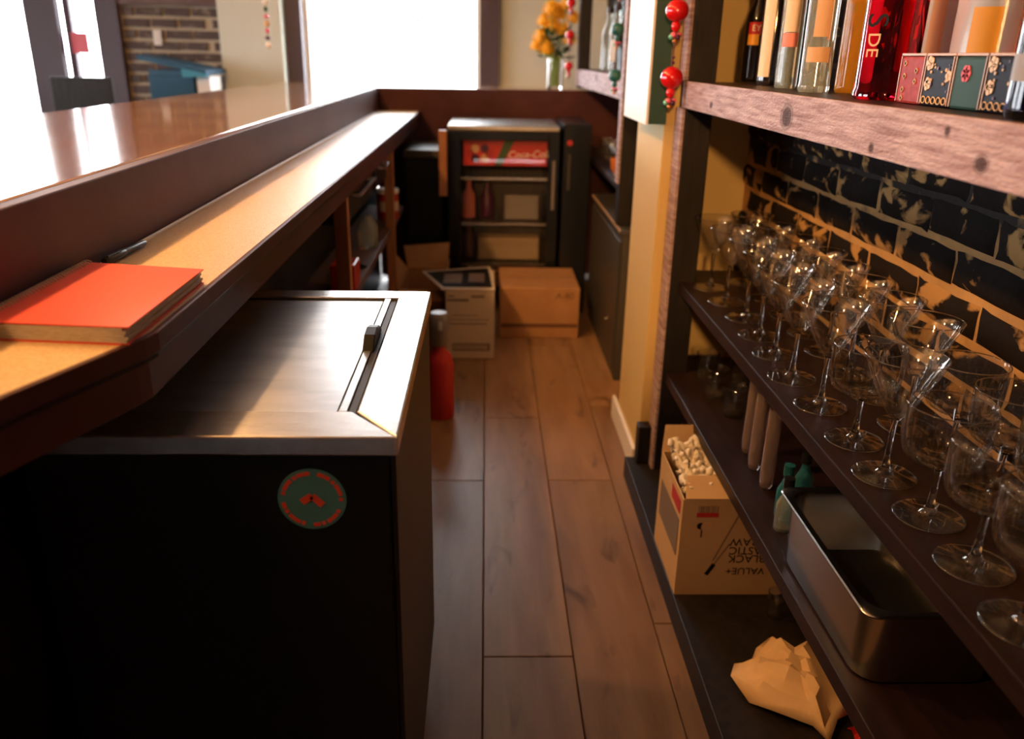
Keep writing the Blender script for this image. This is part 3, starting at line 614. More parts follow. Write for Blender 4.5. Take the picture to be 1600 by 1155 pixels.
# ------------------------------------------------------------------ lower shelf: tumblers, tall shooters, blue bottles, steel pan
def tumbler(x, y, z, r, h, label, m='thin', name='tumbler', grp='small glasses on the lower shelf'):
    t = thing(name, (x, y, z), label, 'glass', grp)
    MB().lathe([(0, 0), (r * .8, 0), (r * .84, .002), (r, h), (r - .001, h + .001), (r - .0022, h), (r * .84 - .0022, .010), (0, .009)], (x, y, z), 36).build('glass_body', m, t, smooth=50); return t
ZL = SZL
tumbler(.665, 2.29, ZL, .034, .085, 'small clear tumbler at the post end of the lower shelf'); tumbler(.655, 2.155, ZL, .034, .085, 'second small clear tumbler from the post on the lower shelf'); tumbler(.672, 2.02, ZL, .032, .08, 'third small clear tumbler, beside the tall shooter glasses')
tumbler(.75, 2.23, ZL, .034, .085, 'small clear tumbler at the back of the lower shelf')
for i, (x, y) in enumerate(((.645, 1.80), (.635, 1.715), (.634, 1.625))):
    t = thing('shooter_glass', (x, y, ZL), '%s tall narrow tube glass from the post on the lower shelf' % ORD[i], 'glass', 'tall tube glasses on the lower shelf')
    MB().lathe([(0, 0), (.011, 0), (.0145, .006), (.0165, .03), (.0155, .09), (.0145, .19), (.0135, .19), (.0142, .09), (.015, .03), (.012, .012), (0, .011)], (x, y, ZL), 28).build('glass_body', 'g_lilac', t, smooth=50)
for i, (x, y, lab) in enumerate(((.632, 1.505, 'blue miniature bottle with black cap behind the steel pan corner'), (.690, 1.56, 'blue miniature bottle with black cap furthest back on the lower shelf'), (.612, 1.448, 'pale blue miniature bottle lying nearest to the steel pan rim'))):
    t = thing('miniature_bottle', (x, y, ZL), lab.replace('lying', 'standing'), 'bottle', 'miniature bottles on the lower shelf')
    MB().lathe([(0, 0), (.017, 0), (.019, .004), (.019, .06), (.012, .075), (.0085, .085), (.0085, .095), (0, .095)], (x, y, ZL), 24).build('bottle_body', 'g_blue' if i < 2 else 'g_pale', t, smooth=45)
    MB().lathe([(0, .095), (.011, .095), (.011, .118), (0, .119)], (x, y, ZL), 20).build('cap', 'cap_black' if i else 'bead_teal', t, smooth=45)
# steel pan
pan = thing('steam_pan', (.69, 1.18, ZL), 'deep stainless steel food pan on the lower shelf under the glasses', 'pan')
def rrect(x0, x1, y0, y1, r, n=6):
    pts = []
    for (cx, cy, a0) in ((x1 - r, y1 - r, 0), (x0 + r, y1 - r, PI / 2), (x0 + r, y0 + r, PI), (x1 - r, y0 + r, 1.5 * PI)):
        for k in range(n + 1): a = a0 + PI / 2 * k / n; pts.append((cx + r * math.cos(a), cy + r * math.sin(a)))
    return pts
rings = []
X0, X1, Y0, Y1 = .562, .810, .985, 1.375
for (ins, rr, z) in ((.024, .035, .0), (.016, .040, .004), (.011, .04, .132), (.0, .022, .1325), (-.001, .022, .1355), (.001, .022, .138), (.012, .045, .1365), (.0165, .042, .128), (.021, .038, .012), (.030, .032, .006)): rings.append([(x, y, ZL + .0005 + z) for x, y in rrect(X0 + ins, X1 - ins, Y0 + ins, Y1 - ins, rr)])
mb = MB(); n = len(rings[0]); V = [p for r in rings for p in r]; F = []
for i in range(len(rings) - 1):
    for k in range(n): j = (k + 1) % n; F.append((i * n + k, i * n + j, (i + 1) * n + j, (i + 1) * n + k))
F.append(tuple(range(n - 1, -1, -1))); F.append(tuple((len(rings) - 1) * n + k for k in range(n)))
mb.add(V, F).build('pan_body', 'steel_pan', pan, smooth=50)

# ------------------------------------------------------------------ base shelf: straw carton, crumpled paper, wrapper
ZB = SZB
sx0, sx1, sy0, sy1, sz1 = .470, .735, 1.690, 1.945, .335
sb = thing('straw_carton', (.6, 1.82, ZB), 'open cream carton of straws with upside-down black lettering on the base shelf', 'carton')
MB().box(sx0, sx1, sy0, sy0 + .003, ZB, sz1).build('front_wall', 'straw_box', sb); MB().box(sx0, sx1, sy1 - .003, sy1, ZB, sz1).build('back_wall', 'straw_box', sb)
MB().box(sx0, sx0 + .003, sy0 + .003, sy1 - .003, ZB, sz1).build('side_wall', 'straw_box', sb); MB().box(sx1 - .003, sx1, sy0 + .003, sy1 - .003, ZB, sz1).build('side_wall', 'straw_box', sb)
MB().box(sx0 + .003, sx1 - .003, sy0 + .003, sy1 - .003, ZB, ZB + .004).build('bottom', 'straw_box', sb)
def flap(p0, p1, q1, q0, n, m='straw_box', name='flap', par=None):
    n = Vector(n) * .003; q = [Vector(v) for v in (p0, p1, q1, q0)]; return MB().slab(q, [v + n for v in q]).build(name, m, par or sb)
flap((sx0 + .005, sy0, sz1), (sx1, sy0, sz1), (sx1, sy0 + .075, sz1 + .022), (sx0 + .022, sy0 + .075, sz1 + .022), (0, -.3, 1), 'straw_box')
flap((sx0, sy1, sz1), (sx1, sy1, sz1), (sx1, sy1 + .035, sz1 + .06), (sx0 + .012, sy1 + .035, sz1 + .06), (0, 1, -.3), 'straw_box')
flap((sx0 - .001, sy0 + .02, ZB + .10), (sx0 - .001, sy1 - .03, ZB + .10), (sx0 - .001, sy1 - .03, ZB + .20), (sx0 - .001, sy0 + .02, ZB + .20), (-.2, 0, 0), 'grey_ink', 'side_print')
flap((sx0 - .001, sy0 + .02, ZB + .215), (sx0 - .001, sy0 + .11, ZB + .215), (sx0 - .001, sy0 + .11, ZB + .25), (sx0 - .001, sy0 + .02, ZB + .25), (-.2, 0, 0), 'red_ink', 'side_print')
MB().box(.505, .557, sy0 - .0006, sy0, .288, .300).build('red_print', 'red_ink', sb)
for k in range(11): MB().box(.5085 + k * .0044, .5085 + k * .0044 + (.0026 if k % 3 else .0015), sy0 - .0006, sy0, .301, .318).build('print_bar', 'grey_ink', sb)
MB().tube([(.517, sy0 - .0006, .264), (.517, sy0, .264)], .009, 20).build('picture_lid', 'ink', sb); MB().tube([(.531, sy0 - .0007, .262), (.531, sy0, .262)], .013, 20).build('picture_cup', 'label_tan', sb); MB().box(.519, .522, sy0 - .0006, sy0, .233, .256).build('picture_straw', 'ink', sb)
def line2(p, q, wd, m, nm):
    d = Vector((q[0] - p[0], 0, q[1] - p[1])).normalized(); n = Vector((-d.z, 0, d.x)) * wd; A = Vector((p[0], sy0 - .0008, p[1])); B = Vector((q[0], sy0 - .0008, q[1])); qd = [A - n, B - n, B + n, A + n]
    MB().slab(qd, [v + Vector((0, .0008, 0)) for v in qd]).build(nm, m, sb)
line2((.543, .128), (.56, .158), .005, 'ink', 'picture_straw'); line2((.560, .158), (.592, .215), .0014, 'grey_ink', 'picture_straw'); line2((.556, .168), (.607, .297), .0016, 'grey_ink', 'picture_straw')
for s, x, z, sz in (('VALUE+', .700, .139, .027), ('BLACK', .695, .174, .030), ('PLASTIC', .695, .197, .030), ('STRAW', .695, .221, .030)):
    text('lettering', s, sz, 'ink', sb, frame((.590 if s == 'VALUE+' else .592, sy0 - .0006, z), (-1, 0, 0), (0, 0, -1)), align='RIGHT')
# crumpled white filling
mb = MB()
for k in range(330):
    cx, cy = rnd(sx0 + .016, sx1 - .02), rnd(sy0 + .03, sy1 - .02); cz = sz1 - .012 + .045 * (cy - sy0) / (sy1 - sy0) + rnd(-.012, .012)
    ax = rnd(0, PI); L = rnd(.012, .03); pts = []
    for q in range(6):
        u = q / 5 - .5; pts.append((min(max(cx + L * u * math.cos(ax) * 1.6, sx0 + .010), sx1 - .010), min(max(cy + L * u * math.sin(ax) * 1.6 + .004 * math.sin(q * 2.1 + k), sy0 + .010), sy1 - .012), cz + .008 * math.sin(q * 1.7 + k * 1.3)))
    mb.tube(pts, [.002, .0062, .0085, .0075, .0062, .002], 7)
tag(mb.build('crumpled_paper_filling', 'shred', smooth=70), 'heap of crumpled white paper filling the open straw carton', 'paper', kind='stuff')
# kraft paper bag, crumpled flat
bagpts = [(.520, 1.375), (.545, 1.43), (.575, 1.42), (.600, 1.46), (.648, 1.515), (.69, 1.475), (.735, 1.49), (.742, 1.40), (.735, 1.28), (.70, 1.255), (.665, 1.205), (.650, 1.25), (.58, 1.285), (.545, 1.32)]
mb = MB(); cxy = (.645, 1.365); V = []; F = []; NR = 7
for i in range(NR + 1):
    t_ = i / NR
    for k, (x, y) in enumerate(bagpts):
        xx = cxy[0] + (x - cxy[0]) * t_; yy = cxy[1] + (y - cxy[1]) * t_
        hgt = .060 * (1 - t_ ** 2.2) + .012 + .011 * math.sin(xx * 95 + yy * 41) * math.cos(yy * 70 - xx * 20) * (1.2 - t_ * .5) + (.012 if (k % 3 == 0 and i == NR) else 0)
        V.append((xx, yy, ZB + max(.004, hgt)))
n = len(bagpts)
for i in range(1, NR):
    for k in range(n): j = (k + 1) % n; F.append((i * n + k, i * n + j, (i + 1) * n + j, (i + 1) * n + k))
F.append(tuple(range(n, 2 * n)))
bagm = MB().add(V[n:], [tuple(i - n for i in f) for f in F])
bo = bagm.build('paper_bag', 'bag', smooth=28); tag(bo, 'crumpled tan paper bag lying on the base shelf below the steel pan', 'paper bag')
sm = bo.modifiers.new('thick', 'SOLIDIFY'); sm.thickness = .003
# red cellophane wrapper
V = []; F = []
for i in range(9):
    for j in range(7): V.append((.722 + .018 * i, 1.175 + .013 * j + .004 * math.sin(i * 1.9), ZB + .006 + .03 * math.sin(PI * i / 8) * math.sin(PI * j / 6) + .009 * math.sin(i * 2.3 + j * 1.7)))
for i in range(8):
    for j in range(6): a = i * 7 + j; F.append((a, a + 7, a + 8, a + 1))
wo = MB().add([(x, y, max(z, ZB + .003)) for x, y, z in V], F).build('cellophane_wrapper', 'wrapper'); tag(wo, 'shiny red cellophane wrapper beside the tan paper bag', 'wrapper')
sm = wo.modifiers.new('thick', 'SOLIDIFY'); sm.thickness = .0015
# stemmed small glass behind the carton and low brown card at the right
tumbler(.690, 1.605, ZB, .020, .07, 'small clear shot glass on the base shelf behind the paper bag', grp='small glasses on the base shelf', name='shot_glass')
cb = MB().slab([(.79, 1.02, ZB + .001), (.845, 1.02, ZB + .001), (.845, 1.24, ZB + .001), (.79, 1.24, ZB + .001)], [(.79, 1.02, ZB + .05), (.845, 1.02, ZB + .05), (.845, 1.24, ZB + .05), (.79, 1.24, ZB + .05)]).build('cardboard_carton', 'card', bevel=.002)
tag(cb, 'low brown cardboard carton at the back of the base shelf', 'carton')

# ------------------------------------------------------------------ bead garlands
def garland(x, y, zs, rb, m, label, small=True, cluster=True, zlow=None):
    t = thing('bead_garland', (x, y, min(zs) - .08), label, 'garland', 'hanging bead garlands')
    MB().tube([(x, y, min(zs) - .07), (x, y, 2.8)], .0015, 5).build('string', 'string', t)
    for z in zs:
        b = MB().sphere((x, y, z), rb, 24, 14, (1, 1, .95)).build('bead', m, t, smooth=80)
        if small:
            MB().sphere((x, y, z - rb * 1.25), rb * .42, 14, 8, (1, 1, 1.2)).build('bead', m, t, smooth=80)
            for k in range(7):
                q = 2 * PI * k / 6; mm = ['bead_pink', 'bead_plum', 'bead_gold', 'bead_mint', 'bead_pink', 'bead_plum', 'bead_gold'][k]
                if k < 6: c = (x + rb * .36 * math.cos(q), y + rb * .36 * math.sin(q), z - rb * (1.95 + .18 * (k % 2)))
                else: c = (x, y, z - rb * 2.45)
                MB().sphere(c, rb * .24, 10, 6).build('bead', mm, t, smooth=80)
            for k in range(2): MB().sphere((x, y, z + rb * (1.25 + .45 * k)), rb * .16, 8, 6).build('bead', 'bead_plum', t, smooth=80)
    return t
garland(.497, 2.335, (1.254, 1.419, 1.584, 1.749), .030, 'bead_red', 'garland of big glossy red beads hanging before the near dark post')
garland(.495, 3.36, (1.237, 1.402, 1.567, 1.73), .025, 'bead_teal', 'garland of teal beads hanging before the far dark post')
garland(.455, 4.85, (1.254, 1.415, 1.575, 1.73), .024, 'bead_red', 'distant garland of red beads hanging beside the flower vase')
t = thing('bead_garland', (-1.12, 4.6, 1.30), 'thin coral and plum bead string hanging over the bar before the column', 'garland', 'hanging bead garlands')
MB().tube([(-1.12, 4.6, 1.31), (-1.12, 4.6, 2.8)], .0015, 5).build('string', 'string', t)
for k in range(16):
    z = 1.33 + .034 * k; mm = ['white', 'bead_plum', 'bead_pink', 'label_tan', 'bead_pink', 'leaf'][k % 6]; r = .012 if k % 3 else .016
    MB().sphere((-1.12, 4.6, z), r, 12, 8, (1.3, 1.3, .7) if k % 3 == 1 else (1, 1, 1)).build('bead', mm, t, smooth=80)

# ------------------------------------------------------------------ vase of flowers on the bar
vs = thing('flower_vase', (.42, 5.37, 1.12), 'clear glass vase of yellow flowers standing on the far end of the bar', 'vase')
MB().lathe([(0, 0), (.045, 0), (.047, .004), (.047, .17), (.0455, .171), (.044, .17), (.044, .012), (0, .010)], (.42, 5.37, 1.1205), 32).build('vase_body', 'glass', vs, smooth=50)
heads = [(.33, 5.36, 1.405, .05), (.36, 5.33, 1.345, .045), (.40, 5.39, 1.475, .052), (.385, 5.34, 1.56, .052), (.46, 5.38, 1.45, .045), (.50, 5.36, 1.40, .042), (.44, 5.40, 1.55, .05), (.52, 5.38, 1.52, .04)]
heads = [(x, y, z, r * 1.25) for x, y, z, r in heads] + [(.345, 5.40, 1.50, .05), (.30, 5.37, 1.36, .045), (.47, 5.34, 1.59, .05)]
for i, (x, y, z, r) in enumerate(heads):
    fh = MB()
    for k in range(46):
        u = 1 - 1.55 * (k + .5) / 46; a = k * 2.39996; s_ = math.sqrt(max(0, 1 - u * u)); d = Vector((s_ * math.cos(a), s_ * math.sin(a), u)); c = Vector((x, y, z)); tn = d.cross(Vector((0, 0, 1))); tn = tn.normalized() if tn.length > .01 else Vector((1, 0, 0)); bn = d.cross(tn)
        p0 = c + d * r * .3; p1 = c + d * r * .8 + tn * r * .2; p2 = c + d * r * 1.05 + bn * r * .12; p3 = c + d * r * .8 - tn * r * .2
        fh.add([p0, p1, p2, p3], [(0, 1, 2, 3)])
    fh.sphere((x, y, z), r * .55, 10, 6); fh.build('flower_head', 'yellow', vs)
    MB().tube([(.42 + rnd(-.02, .02), 5.37 + rnd(-.02, .02), 1.14), (.42 + (x - .42) * .2, 5.37, 1.29), (x, y, z - r * .4)], .0035, 6).build('stem', 'stem', vs, smooth=60)
for k in range(90):
    a = rnd(0, 2 * PI); L = rnd(.05, .09); c = Vector((.42 + rnd(-.06, .07), 5.37 + rnd(-.05, .05), rnd(1.285, 1.44))); d = Vector((math.cos(a), math.sin(a) * .6, rnd(-.2, .8))).normalized(); s_ = d.cross(Vector((0, 0, 1))).normalized() * L * .26
    MB().add([c, c + d * L * .5 + s_, c + d * L, c + d * L * .5 - s_, c + d * L * .5 + Vector((0, 0, .006))], [(0, 4, 1), (1, 4, 2), (2, 4, 3), (3, 4, 0)]).build('leaf', 'leaf', vs)
for k in range(14): MB().tube([(.42 + rnd(-.03, .03), 5.37 + rnd(-.03, .03), 1.135), (.42 + rnd(-.03, .03), 5.37 + rnd(-.03, .03), 1.30)], .004, 6).build('stem', 'stem', vs, smooth=60)

# ------------------------------------------------------------------ far end of the aisle
fr = thing('display_fridge', (.09, 4.65, 0), 'black glass-door display fridge at the end of the aisle', 'fridge')
FY = 4.36
MB().box(-.195, .38, FY + .05, 4.98, .03, .05).box(-.195, -.15, FY + .05, 4.98, .05, .94).box(.335, .38, FY + .05, 4.98, .05, .94).box(-.15, .335, FY + .05, 4.98, .90, .94).box(-.15, .335, 4.95, 4.98, .05, .90).build('cabinet', 'blackgl', fr)
MB().box(-.148, .333, 4.93, 4.948, .055, .895).build('inner_liner', 'inside', fr)
MB().box(-.195, .38, FY - .01, 4.98, .941, .968).build('top_trim', 'steel', fr, bevel=.008)
dr = MB().box(-.195, -.13, FY, FY + .045, .05, .94).box(.325, .38, FY, FY + .045, .05, .94).box(-.13, .325, FY, FY + .045, .895, .94).box(-.13, .325, FY, FY + .045, .05, .12).build('door', 'blackgl', fr, bevel=.003)
MB().box(-.13, .325, FY + .018, FY + .024, .12, .895).build('pane', 'pane', dr)
MB().tube([(.352, FY - .022, .55), (.352, FY - .022, .80)], .009, 10).build('handle', 'grey_pl', dr, smooth=50)
for z in (.70, .46, .24):
    mb = MB().box(-.148, .333, FY + .07, FY + .078, z - .012, z)
    for k in range(16): mb.box(-.146 + .031 * k, -.142 + .031 * k, FY + .07, 4.92, z - .006, z - .001)
    mb.build('wire_shelf', 'steel', fr)
# printed banner card inside the door top, and goods on the wire shelves
bn = MB().box(-.115, .318, FY + .05, FY + .053, .765, .893).build('banner_card', 'red_pl', fr)
bn['label'] = 'red printed banner card with white script lettering'
text('lettering', 'Coca-Cola', .052, 'white', bn, frame((.225, FY + .0495, .822), (1, 0, .04), (-.04, 0, 1)), shear=.3)
q = [(.045, FY + .0492, .766), (.085, FY + .0492, .766), (.150, FY + .0492, .892), (.098, FY + .0492, .892)]
MB().slab(q, [(x, y + .001, z) for x, y, z in q]).build('banner_stripe', 'leaf', bn)
for k in range(6):
    a = k * 1.05; MB().tube([(-.03 + .05 * math.cos(a), FY + .0492, .825 + .028 * math.sin(a)), (-.03 + .05 * math.cos(a), FY + .0499, .825 + .028 * math.sin(a))], .022, 14).build('banner_picture', ['red_tin2', 'bead_plum', 'label_tan'][k % 3], bn)
def fridge_item(x, y, z, r, h, m, lab, cat='bottle', sq=False):
    if sq: o = MB().prism(rrect(x - r, x + r, y - .06, y + .06, .012), z, z + h).build('drink_carton' if cat == 'carton' else 'food_tub', m, bevel=.003)
    else: o = MB().lathe([(0, 0), (r, 0), (r, h * .62), (r * .45, h * .8), (r * .4, h), (0, h)], (x, y, z), 20).build('drink_bottle', m, smooth=45)
    tag(o, lab, cat)
fridge_item(-.09, 4.60, .461, .035, .2, 'label_pink', 'pinkish bottle at left of the fridge upper shelf'); fridge_item(.01, 4.62, .461, .035, .19, 'bead_plum', 'dark plum bottle in the middle of the fridge upper shelf')
fridge_item(.20, 4.60, .461, .095, .13, 'grey_pl', 'pale tub on the fridge upper shelf', 'tub', True)
fridge_item(.13, 4.58, .241, .17, .12, 'tub', 'wide cream tub on the fridge lower shelf', 'tub', True); fridge_item(-.09, 4.62, .241, .035, .17, 'walldark', 'brown bottle on the fridge lower shelf')
fridge_item(.10, 4.60, .051, .2, .12, 'card', 'brown tray at the bottom of the fridge', 'tray', True)
# black appliance columns each side of the fridge
wc = thing('black_cabinet', (.47, 4.4, 0), 'narrow black cabinet with red badge between fridge and grey cabinet', 'cabinet')
MB().box(.395, .535, 4.30, 4.90, .0, .985).build('body', 'blackgl', wc, bevel=.004); MB().tube([(.425, 4.30, .895), (.425, 4.293, .895)], .014, 16).build('badge', 'red_pl', wc); MB().box(.418, .432, 4.285, 4.30, .66, .84).build('handle', 'greycab', wc, bevel=.003)
bi = thing('black_bin_unit', (-.33, 4.5, 0), 'black undercounter unit standing left of the display fridge', 'cabinet')
MB().box(-.42, -.225, 4.40, 4.90, .0, .80).build('body', 'blackgl', bi, bevel=.006); MB().box(-.425, -.222, 4.385, 4.90, .80, .84).build('lid', 'greycab', bi, bevel=.006)
gc = thing('grey_cabinet', (.7, 3.75, 0), 'dark grey metal cabinet under the far shelving bay', 'cabinet')
MB().box(.556, .85, 3.30, 4.26, .0, .63).build('body', 'greycab', gc, bevel=.004); MB().box(.545, .855, 3.295, 4.27, .631, .65).build('top', 'greycab', gc, bevel=.004)
for k in range(15): MB().box(.5445, .5485, 3.31 + .063 * k, 3.345 + .063 * k, .641, .6515).build('vent_slot', 'label_tan', gc)
MB().box(.549, .556, 3.32, 4.24, .05, .60).build('door', 'greycab', gc, bevel=.003); MB().tube([(.549, 3.56, .20), (.543, 3.56, .20)], .008, 10).build('knob', 'steel', gc)
# cartons on the floor
def carton(name, x0, x1, y0, y1, h, m, label):
    t = thing(name, ((x0 + x1) / 2, (y0 + y1) / 2, 0), label, 'carton'); MB().box(x0, x1, y0, y1, .0005, h).build('body', m, t, bevel=.004); return t
c2 = carton('cardboard_carton', .075, .462, 3.865, 4.28, .255, 'card', 'closed brown cardboard carton in front of the display fridge')
MB().box(.075, .462, 4.070, 4.074, .2551, .2556).build('lid_seam', 'kraftbox_print', c2)
for s, x in (('A-80', .39),): text('lettering', s, .045, 'kraftbox_print', c2, frame((x, 3.8645, .215), (1, 0, 0), (0, 0, 1)))
MB().box(.08, .457, 3.8642, 3.8648, .055, .075).build('printed_line', 'kraftbox_print', c2)
cw = carton('white_carton', -.175, .045, 3.56, 3.93, .325, 'card_w', 'white carton with black-framed top label in front of the brown carton')
lp = [(-.188, 3.555), (.046, 3.555), (.025, 3.985), (-.300, 3.875)]
MB().prism(lp, .3252, .3295).build('lid_flap', 'card_w', cw)
ip = [(-.183, 3.59), (.034, 3.59), (.016, 3.955), (-.282, 3.86)]
MB().prism(ip, .3296, .3301).build('label_panel', 'ink', cw)
for (x0, x1, y0, y1) in ((-.19, -.105, 3.66, 3.83), (-.075, -.002, 3.68, 3.84)): MB().box(x0, x1, y0, y1, .3302, .3306).build('label_print', 'grey_ink', cw)
for (x0, x1, z0, z1) in ((-.165, -.135, .293, .300), (-.060, -.0, .290, .300), (-.168, -.07, .272, .284), (-.150, -.03, .205, .209), (-.16, .02, .185, .189), (-.155, .01, .165, .171), (-.145, .025, .038, .075)): MB().box(x0, x1, 3.5592, 3.5598, z0, z1).build('printed_line', 'grey_ink', cw)
for k in range(12): MB().box(-.138 + .013 * k, -.131 + .013 * k, 3.5588, 3.5591, .045, .068).build('printed_line', 'card_w', cw)
oc = thing('open_carton', (-.33, 4.0, 0), 'open brown cardboard carton with raised flaps left of the white carton', 'carton')
ox0, ox1, oy0, oy1, oh = -.40, -.19, 3.76, 4.20, .27
MB().box(ox0, ox1, oy0, oy0 + .004, .0005, oh).box(ox0, ox1, oy1 - .004, oy1, .0005, oh).box(ox0, ox0 + .004, oy0, oy1, .0005, oh).box(ox1 - .004, ox1, oy0, oy1, .0005, oh).box(ox0, ox1, oy0, oy1, .0005, .005).build('body', 'card', oc)
flap((ox0, oy1, oh), (ox1, oy1, oh), (ox1 + .005, oy1 + .05, oh + .12), (ox0 - .02, oy1 + .05, oh + .10), (0, 1, 0), 'card', par=oc); flap((ox0, oy0, oh), (ox1, oy0, oh), (ox1, oy0 - .08, oh - .03), (ox0, oy0 - .08, oh - .03), (0, 0, -1), 'card_in', par=oc)
flap((ox1, oy0, oh), (ox1, oy1, oh), (ox1 + .006, oy1, oh + .045), (ox1 + .006, oy0, oh + .045), (1, 0, 0), 'card_in', par=oc); flap((ox0, oy0, oh), (ox0, oy1, oh), (ox0 - .05, oy1, oh + .06), (ox0 - .05, oy0, oh + .06), (-1, 0, 0), 'card', par=oc)
# red detergent bottle behind the cooler
rb = thing('pump_bottle', (-.165, 2.92, 0), 'red plastic bottle with grey pump top behind the cooler', 'bottle')
MB().lathe([(0, .001), (.05, .001), (.054, .008), (.054, .21), (.045, .25), (.02, .275), (.02, .29), (0, .29)], (-.168, 2.92, 0), 28).build('bottle_body', 'red_pl', rb, smooth=45)
MB().lathe([(0, .29), (.03, .29), (.034, .30), (.034, .34), (.042, .36), (.042, .40), (.03, .415), (0, .418)], (-.168, 2.92, 0), 24).build('pump_head', 'grey_pl', rb, smooth=45)
MB().tube([(-.168, 2.92, .385), (-.16, 2.86, .385), (-.16, 2.84, .365)], .010, 10).build('spout', 'grey_pl', rb, smooth=45)
# under-bar goods
cn = thing('coffee_can', (-.46, 3.93, .57), 'red can with pale lid on the shelf under the bar', 'can')
MB().lathe([(0, 0), (.05, 0), (.052, .004), (.052, .12), (0, .121)], (-.46, 3.93, .5702), 28).build('can_body', 'red_tin2', cn, smooth=45); MB().lathe([(0, .121), (.054, .121), (.054, .137), (.05, .14), (0, .14)], (-.46, 3.93, .5702), 28).build('lid', 'white', cn, smooth=45)
MB().arc((-.46, 3.93, .57), .0525, .04, .085, -2.2, -.2).build('can_label', 'card_w', cn)
pk = MB().box(-.50, -.42, 2.62, 2.74, .5705, .66).build('red_packet', 'red_tin2', bevel=.006); tag(pk, 'small red packet on the shelf under the bar beside the wooden stud', 'packet')
fb = MB().lathe([(0, 0), (.03, 0), (.055, .03), (.06, .034), (.054, .032), (.03, .004), (0, .003)], (-.47, 2.83, .5702), 20).build('foil_bowl', 'foil', smooth=30); tag(fb, 'crumpled silver foil bowl on the shelf under the bar', 'bowl')
jb = MB().lathe([(0, 0), (.038, 0), (.04, .004), (.04, .09), (.025, .11), (.02, .13), (0, .13)], (-.47, 3.30, .5702), 24).build('cloudy_jar', 'g_pale', smooth=45); tag(jb, 'cloudy glass jar further along the shelf under the bar', 'jar')
bb = MB().lathe([(0, 0), (.03, 0), (.032, .004), (.032, .10), (.014, .13), (.012, .16), (0, .16)], (-.31, 4.34, .0005), 24).build('blue_bottle', 'g_blue', smooth=45); tag(bb, 'pale blue bottle on the floor in front of the black undercounter unit', 'bottle')
# things on the far bay
def farbottle(x, y, r, h, m, lab, lm=None):
    t, a = bottle('spirit_bottle', x, y, 1.235, r, h, r * .4, m, lab, [(lm, .05, .15, -.8, .8)] if lm else []); t['group'] = 'bottles on the far top shelf'
for i, (y, m, lm, lab) in enumerate(((3.62, 'g_dark', 'label_tan', 'brown bottle with tan label on the far top shelf beside the post'), (3.80, 'g_pale', 'label_cream', 'clear bottle with cream label, second on the far top shelf'), (4.02, 'g_pale', None, 'plain clear bottle, third on the far top shelf'), (4.25, 'g_teal', None, 'greenish bottle, fourth on the far top shelf'), (4.5, 'g_pale', 'white', 'clear bottle with white label, fifth on the far top shelf'), (4.8, 'g_pale', None, 'plain clear bottle furthest along the far top shelf'))): farbottle(.66, y, .035, .29, m, lab, lm)
for i, (x, y) in enumerate(((.62, 3.86), (.62, 3.97), (.63, 4.10), (.70, 3.87), (.70, 4.03), (.63, 4.30), (.70, 4.22), (.63, 4.5))): tumbler(x, y, .81, .034, .10, '%s clear glass counted from the post on the far lower shelf' % ORD[i], name='tumbler', grp='glasses on the far lower shelf')
ab = MB().lathe([(0, 0), (.035, 0), (.055, .03), (.06, .075), (.057, .075), (.05, .03), (0, .006)], (.612, 3.74, .8102), 28).build('amber_bowl', 'amber', smooth=50); tag(ab, 'amber orange bowl on the far lower shelf beside the post', 'bowl')
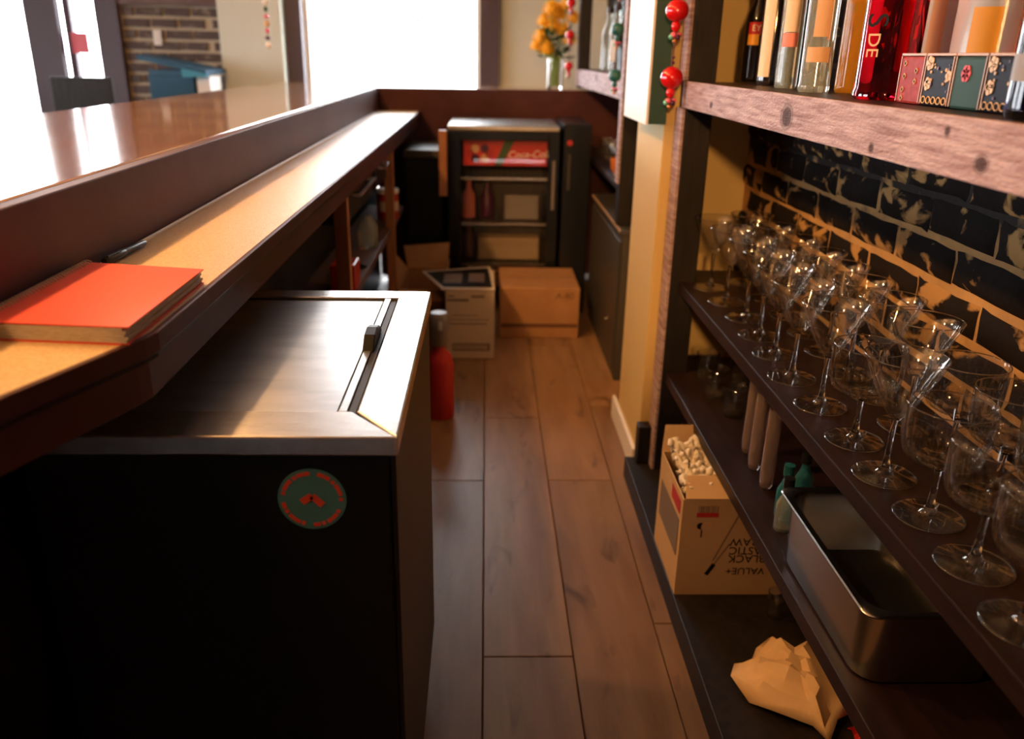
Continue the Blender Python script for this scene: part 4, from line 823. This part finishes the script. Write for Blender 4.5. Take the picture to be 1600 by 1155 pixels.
# ------------------------------------------------------------------ room beyond the bar
ls = thing('host_stand', (-2.0, 5.8, 0), 'blue painted host stand with sloping top before the brick panel', 'stand')
MB().box(-2.19, -1.90, 5.75, 6.1, .0, 1.14).build('body', 'blue', ls, bevel=.005)
MB().slab([(-2.23, 5.70, 1.235), (-1.80, 5.70, 1.150), (-1.80, 6.14, 1.150), (-2.23, 6.14, 1.235)], [(-2.23, 5.70, 1.265), (-1.80, 5.70, 1.18), (-1.80, 6.14, 1.18), (-2.23, 6.14, 1.265)]).build('sloping_top', 'blue', ls, bevel=.004)
MB().prism([(-2.19, 5.76), (-1.90, 5.76), (-1.90, 6.09), (-2.19, 6.09)], 1.14, 1.175).build('neck', 'blue', ls)
MB().slab([(-1.955, 5.695, 1.135), (-1.80, 5.695, 1.135), (-1.80, 5.72, 1.135), (-1.955, 5.72, 1.135)], [(-1.955, 5.695, 1.185), (-1.80, 5.695, 1.155), (-1.80, 5.72, 1.155), (-1.955, 5.72, 1.185)]).build('front_lip', 'blue2', ls)
MB().box(-1.885, -1.80, 5.76, 6.0, .7, 1.14).build('side_pocket', 'white', ls)
so = thing('wall_switch', (-2.33, 6.38, 1.34), 'white wall switch plate on the grey-brown brick panel', 'switch'); MB().box(-2.358, -2.302, 6.374, 6.384, 1.325, 1.425).build('plate', 'white', so, bevel=.003); MB().box(-2.340, -2.320, 6.369, 6.374, 1.355, 1.395).build('rocker', 'white', so)
op = thing('open_sign', (-.56, 6.40, 1.42), 'small OPEN sign hanging in the bright street window', 'sign')
text('lettering', 'OPEN', .12, 'neon_off', op, frame((-.575, 6.405, 1.50), (1, 0, 0), (0, 0, 1)), ext=.004, bold=.004)
for x in (-.70, -.45): MB().tube([(x, 6.405, 1.54), (x, 6.405, 2.5)], .001, 5).build('hanging_cord', 'white', op)
pk2 = MB().box(-2.96, -2.84, 6.43, 6.436, 1.26, 1.40).build('pink_notice', 'pink', bevel=.001); tag(pk2, 'pink notice stuck in the left street window', 'notice')
ch = thing('bar_chair', (-2.35, 5.3, 0), 'dark high-backed bar chair beyond the bar by the left window', 'chair')
for sx in (-1, 1):
    for sy in (-1, 1): MB().tube([(-2.55 + .17 * sx, 5.35 + .17 * sy, 0), (-2.55 + .15 * sx, 5.35 + .15 * sy, .70)], .017, 8).build('leg', 'wood_post', ch, smooth=50)
MB().box(-2.74, -2.36, 5.16, 5.54, .70, .75).build('seat', 'wood_post', ch, bevel=.01); MB().box(-2.73, -2.37, 5.16, 5.19, .82, 1.14).build('backrest', 'wood_post', ch, bevel=.012)
for sx in (-1, 1): MB().box(-2.55 + .15 * sx - .015, -2.55 + .15 * sx + .015, 5.165, 5.185, .74, .84).build('back_post', 'wood_post', ch)
ch.location.x += .19
for z in (.25,): MB().box(-2.72, -2.38, 5.19, 5.21, z, z + .03).build('stretcher', 'wood_post', ch)
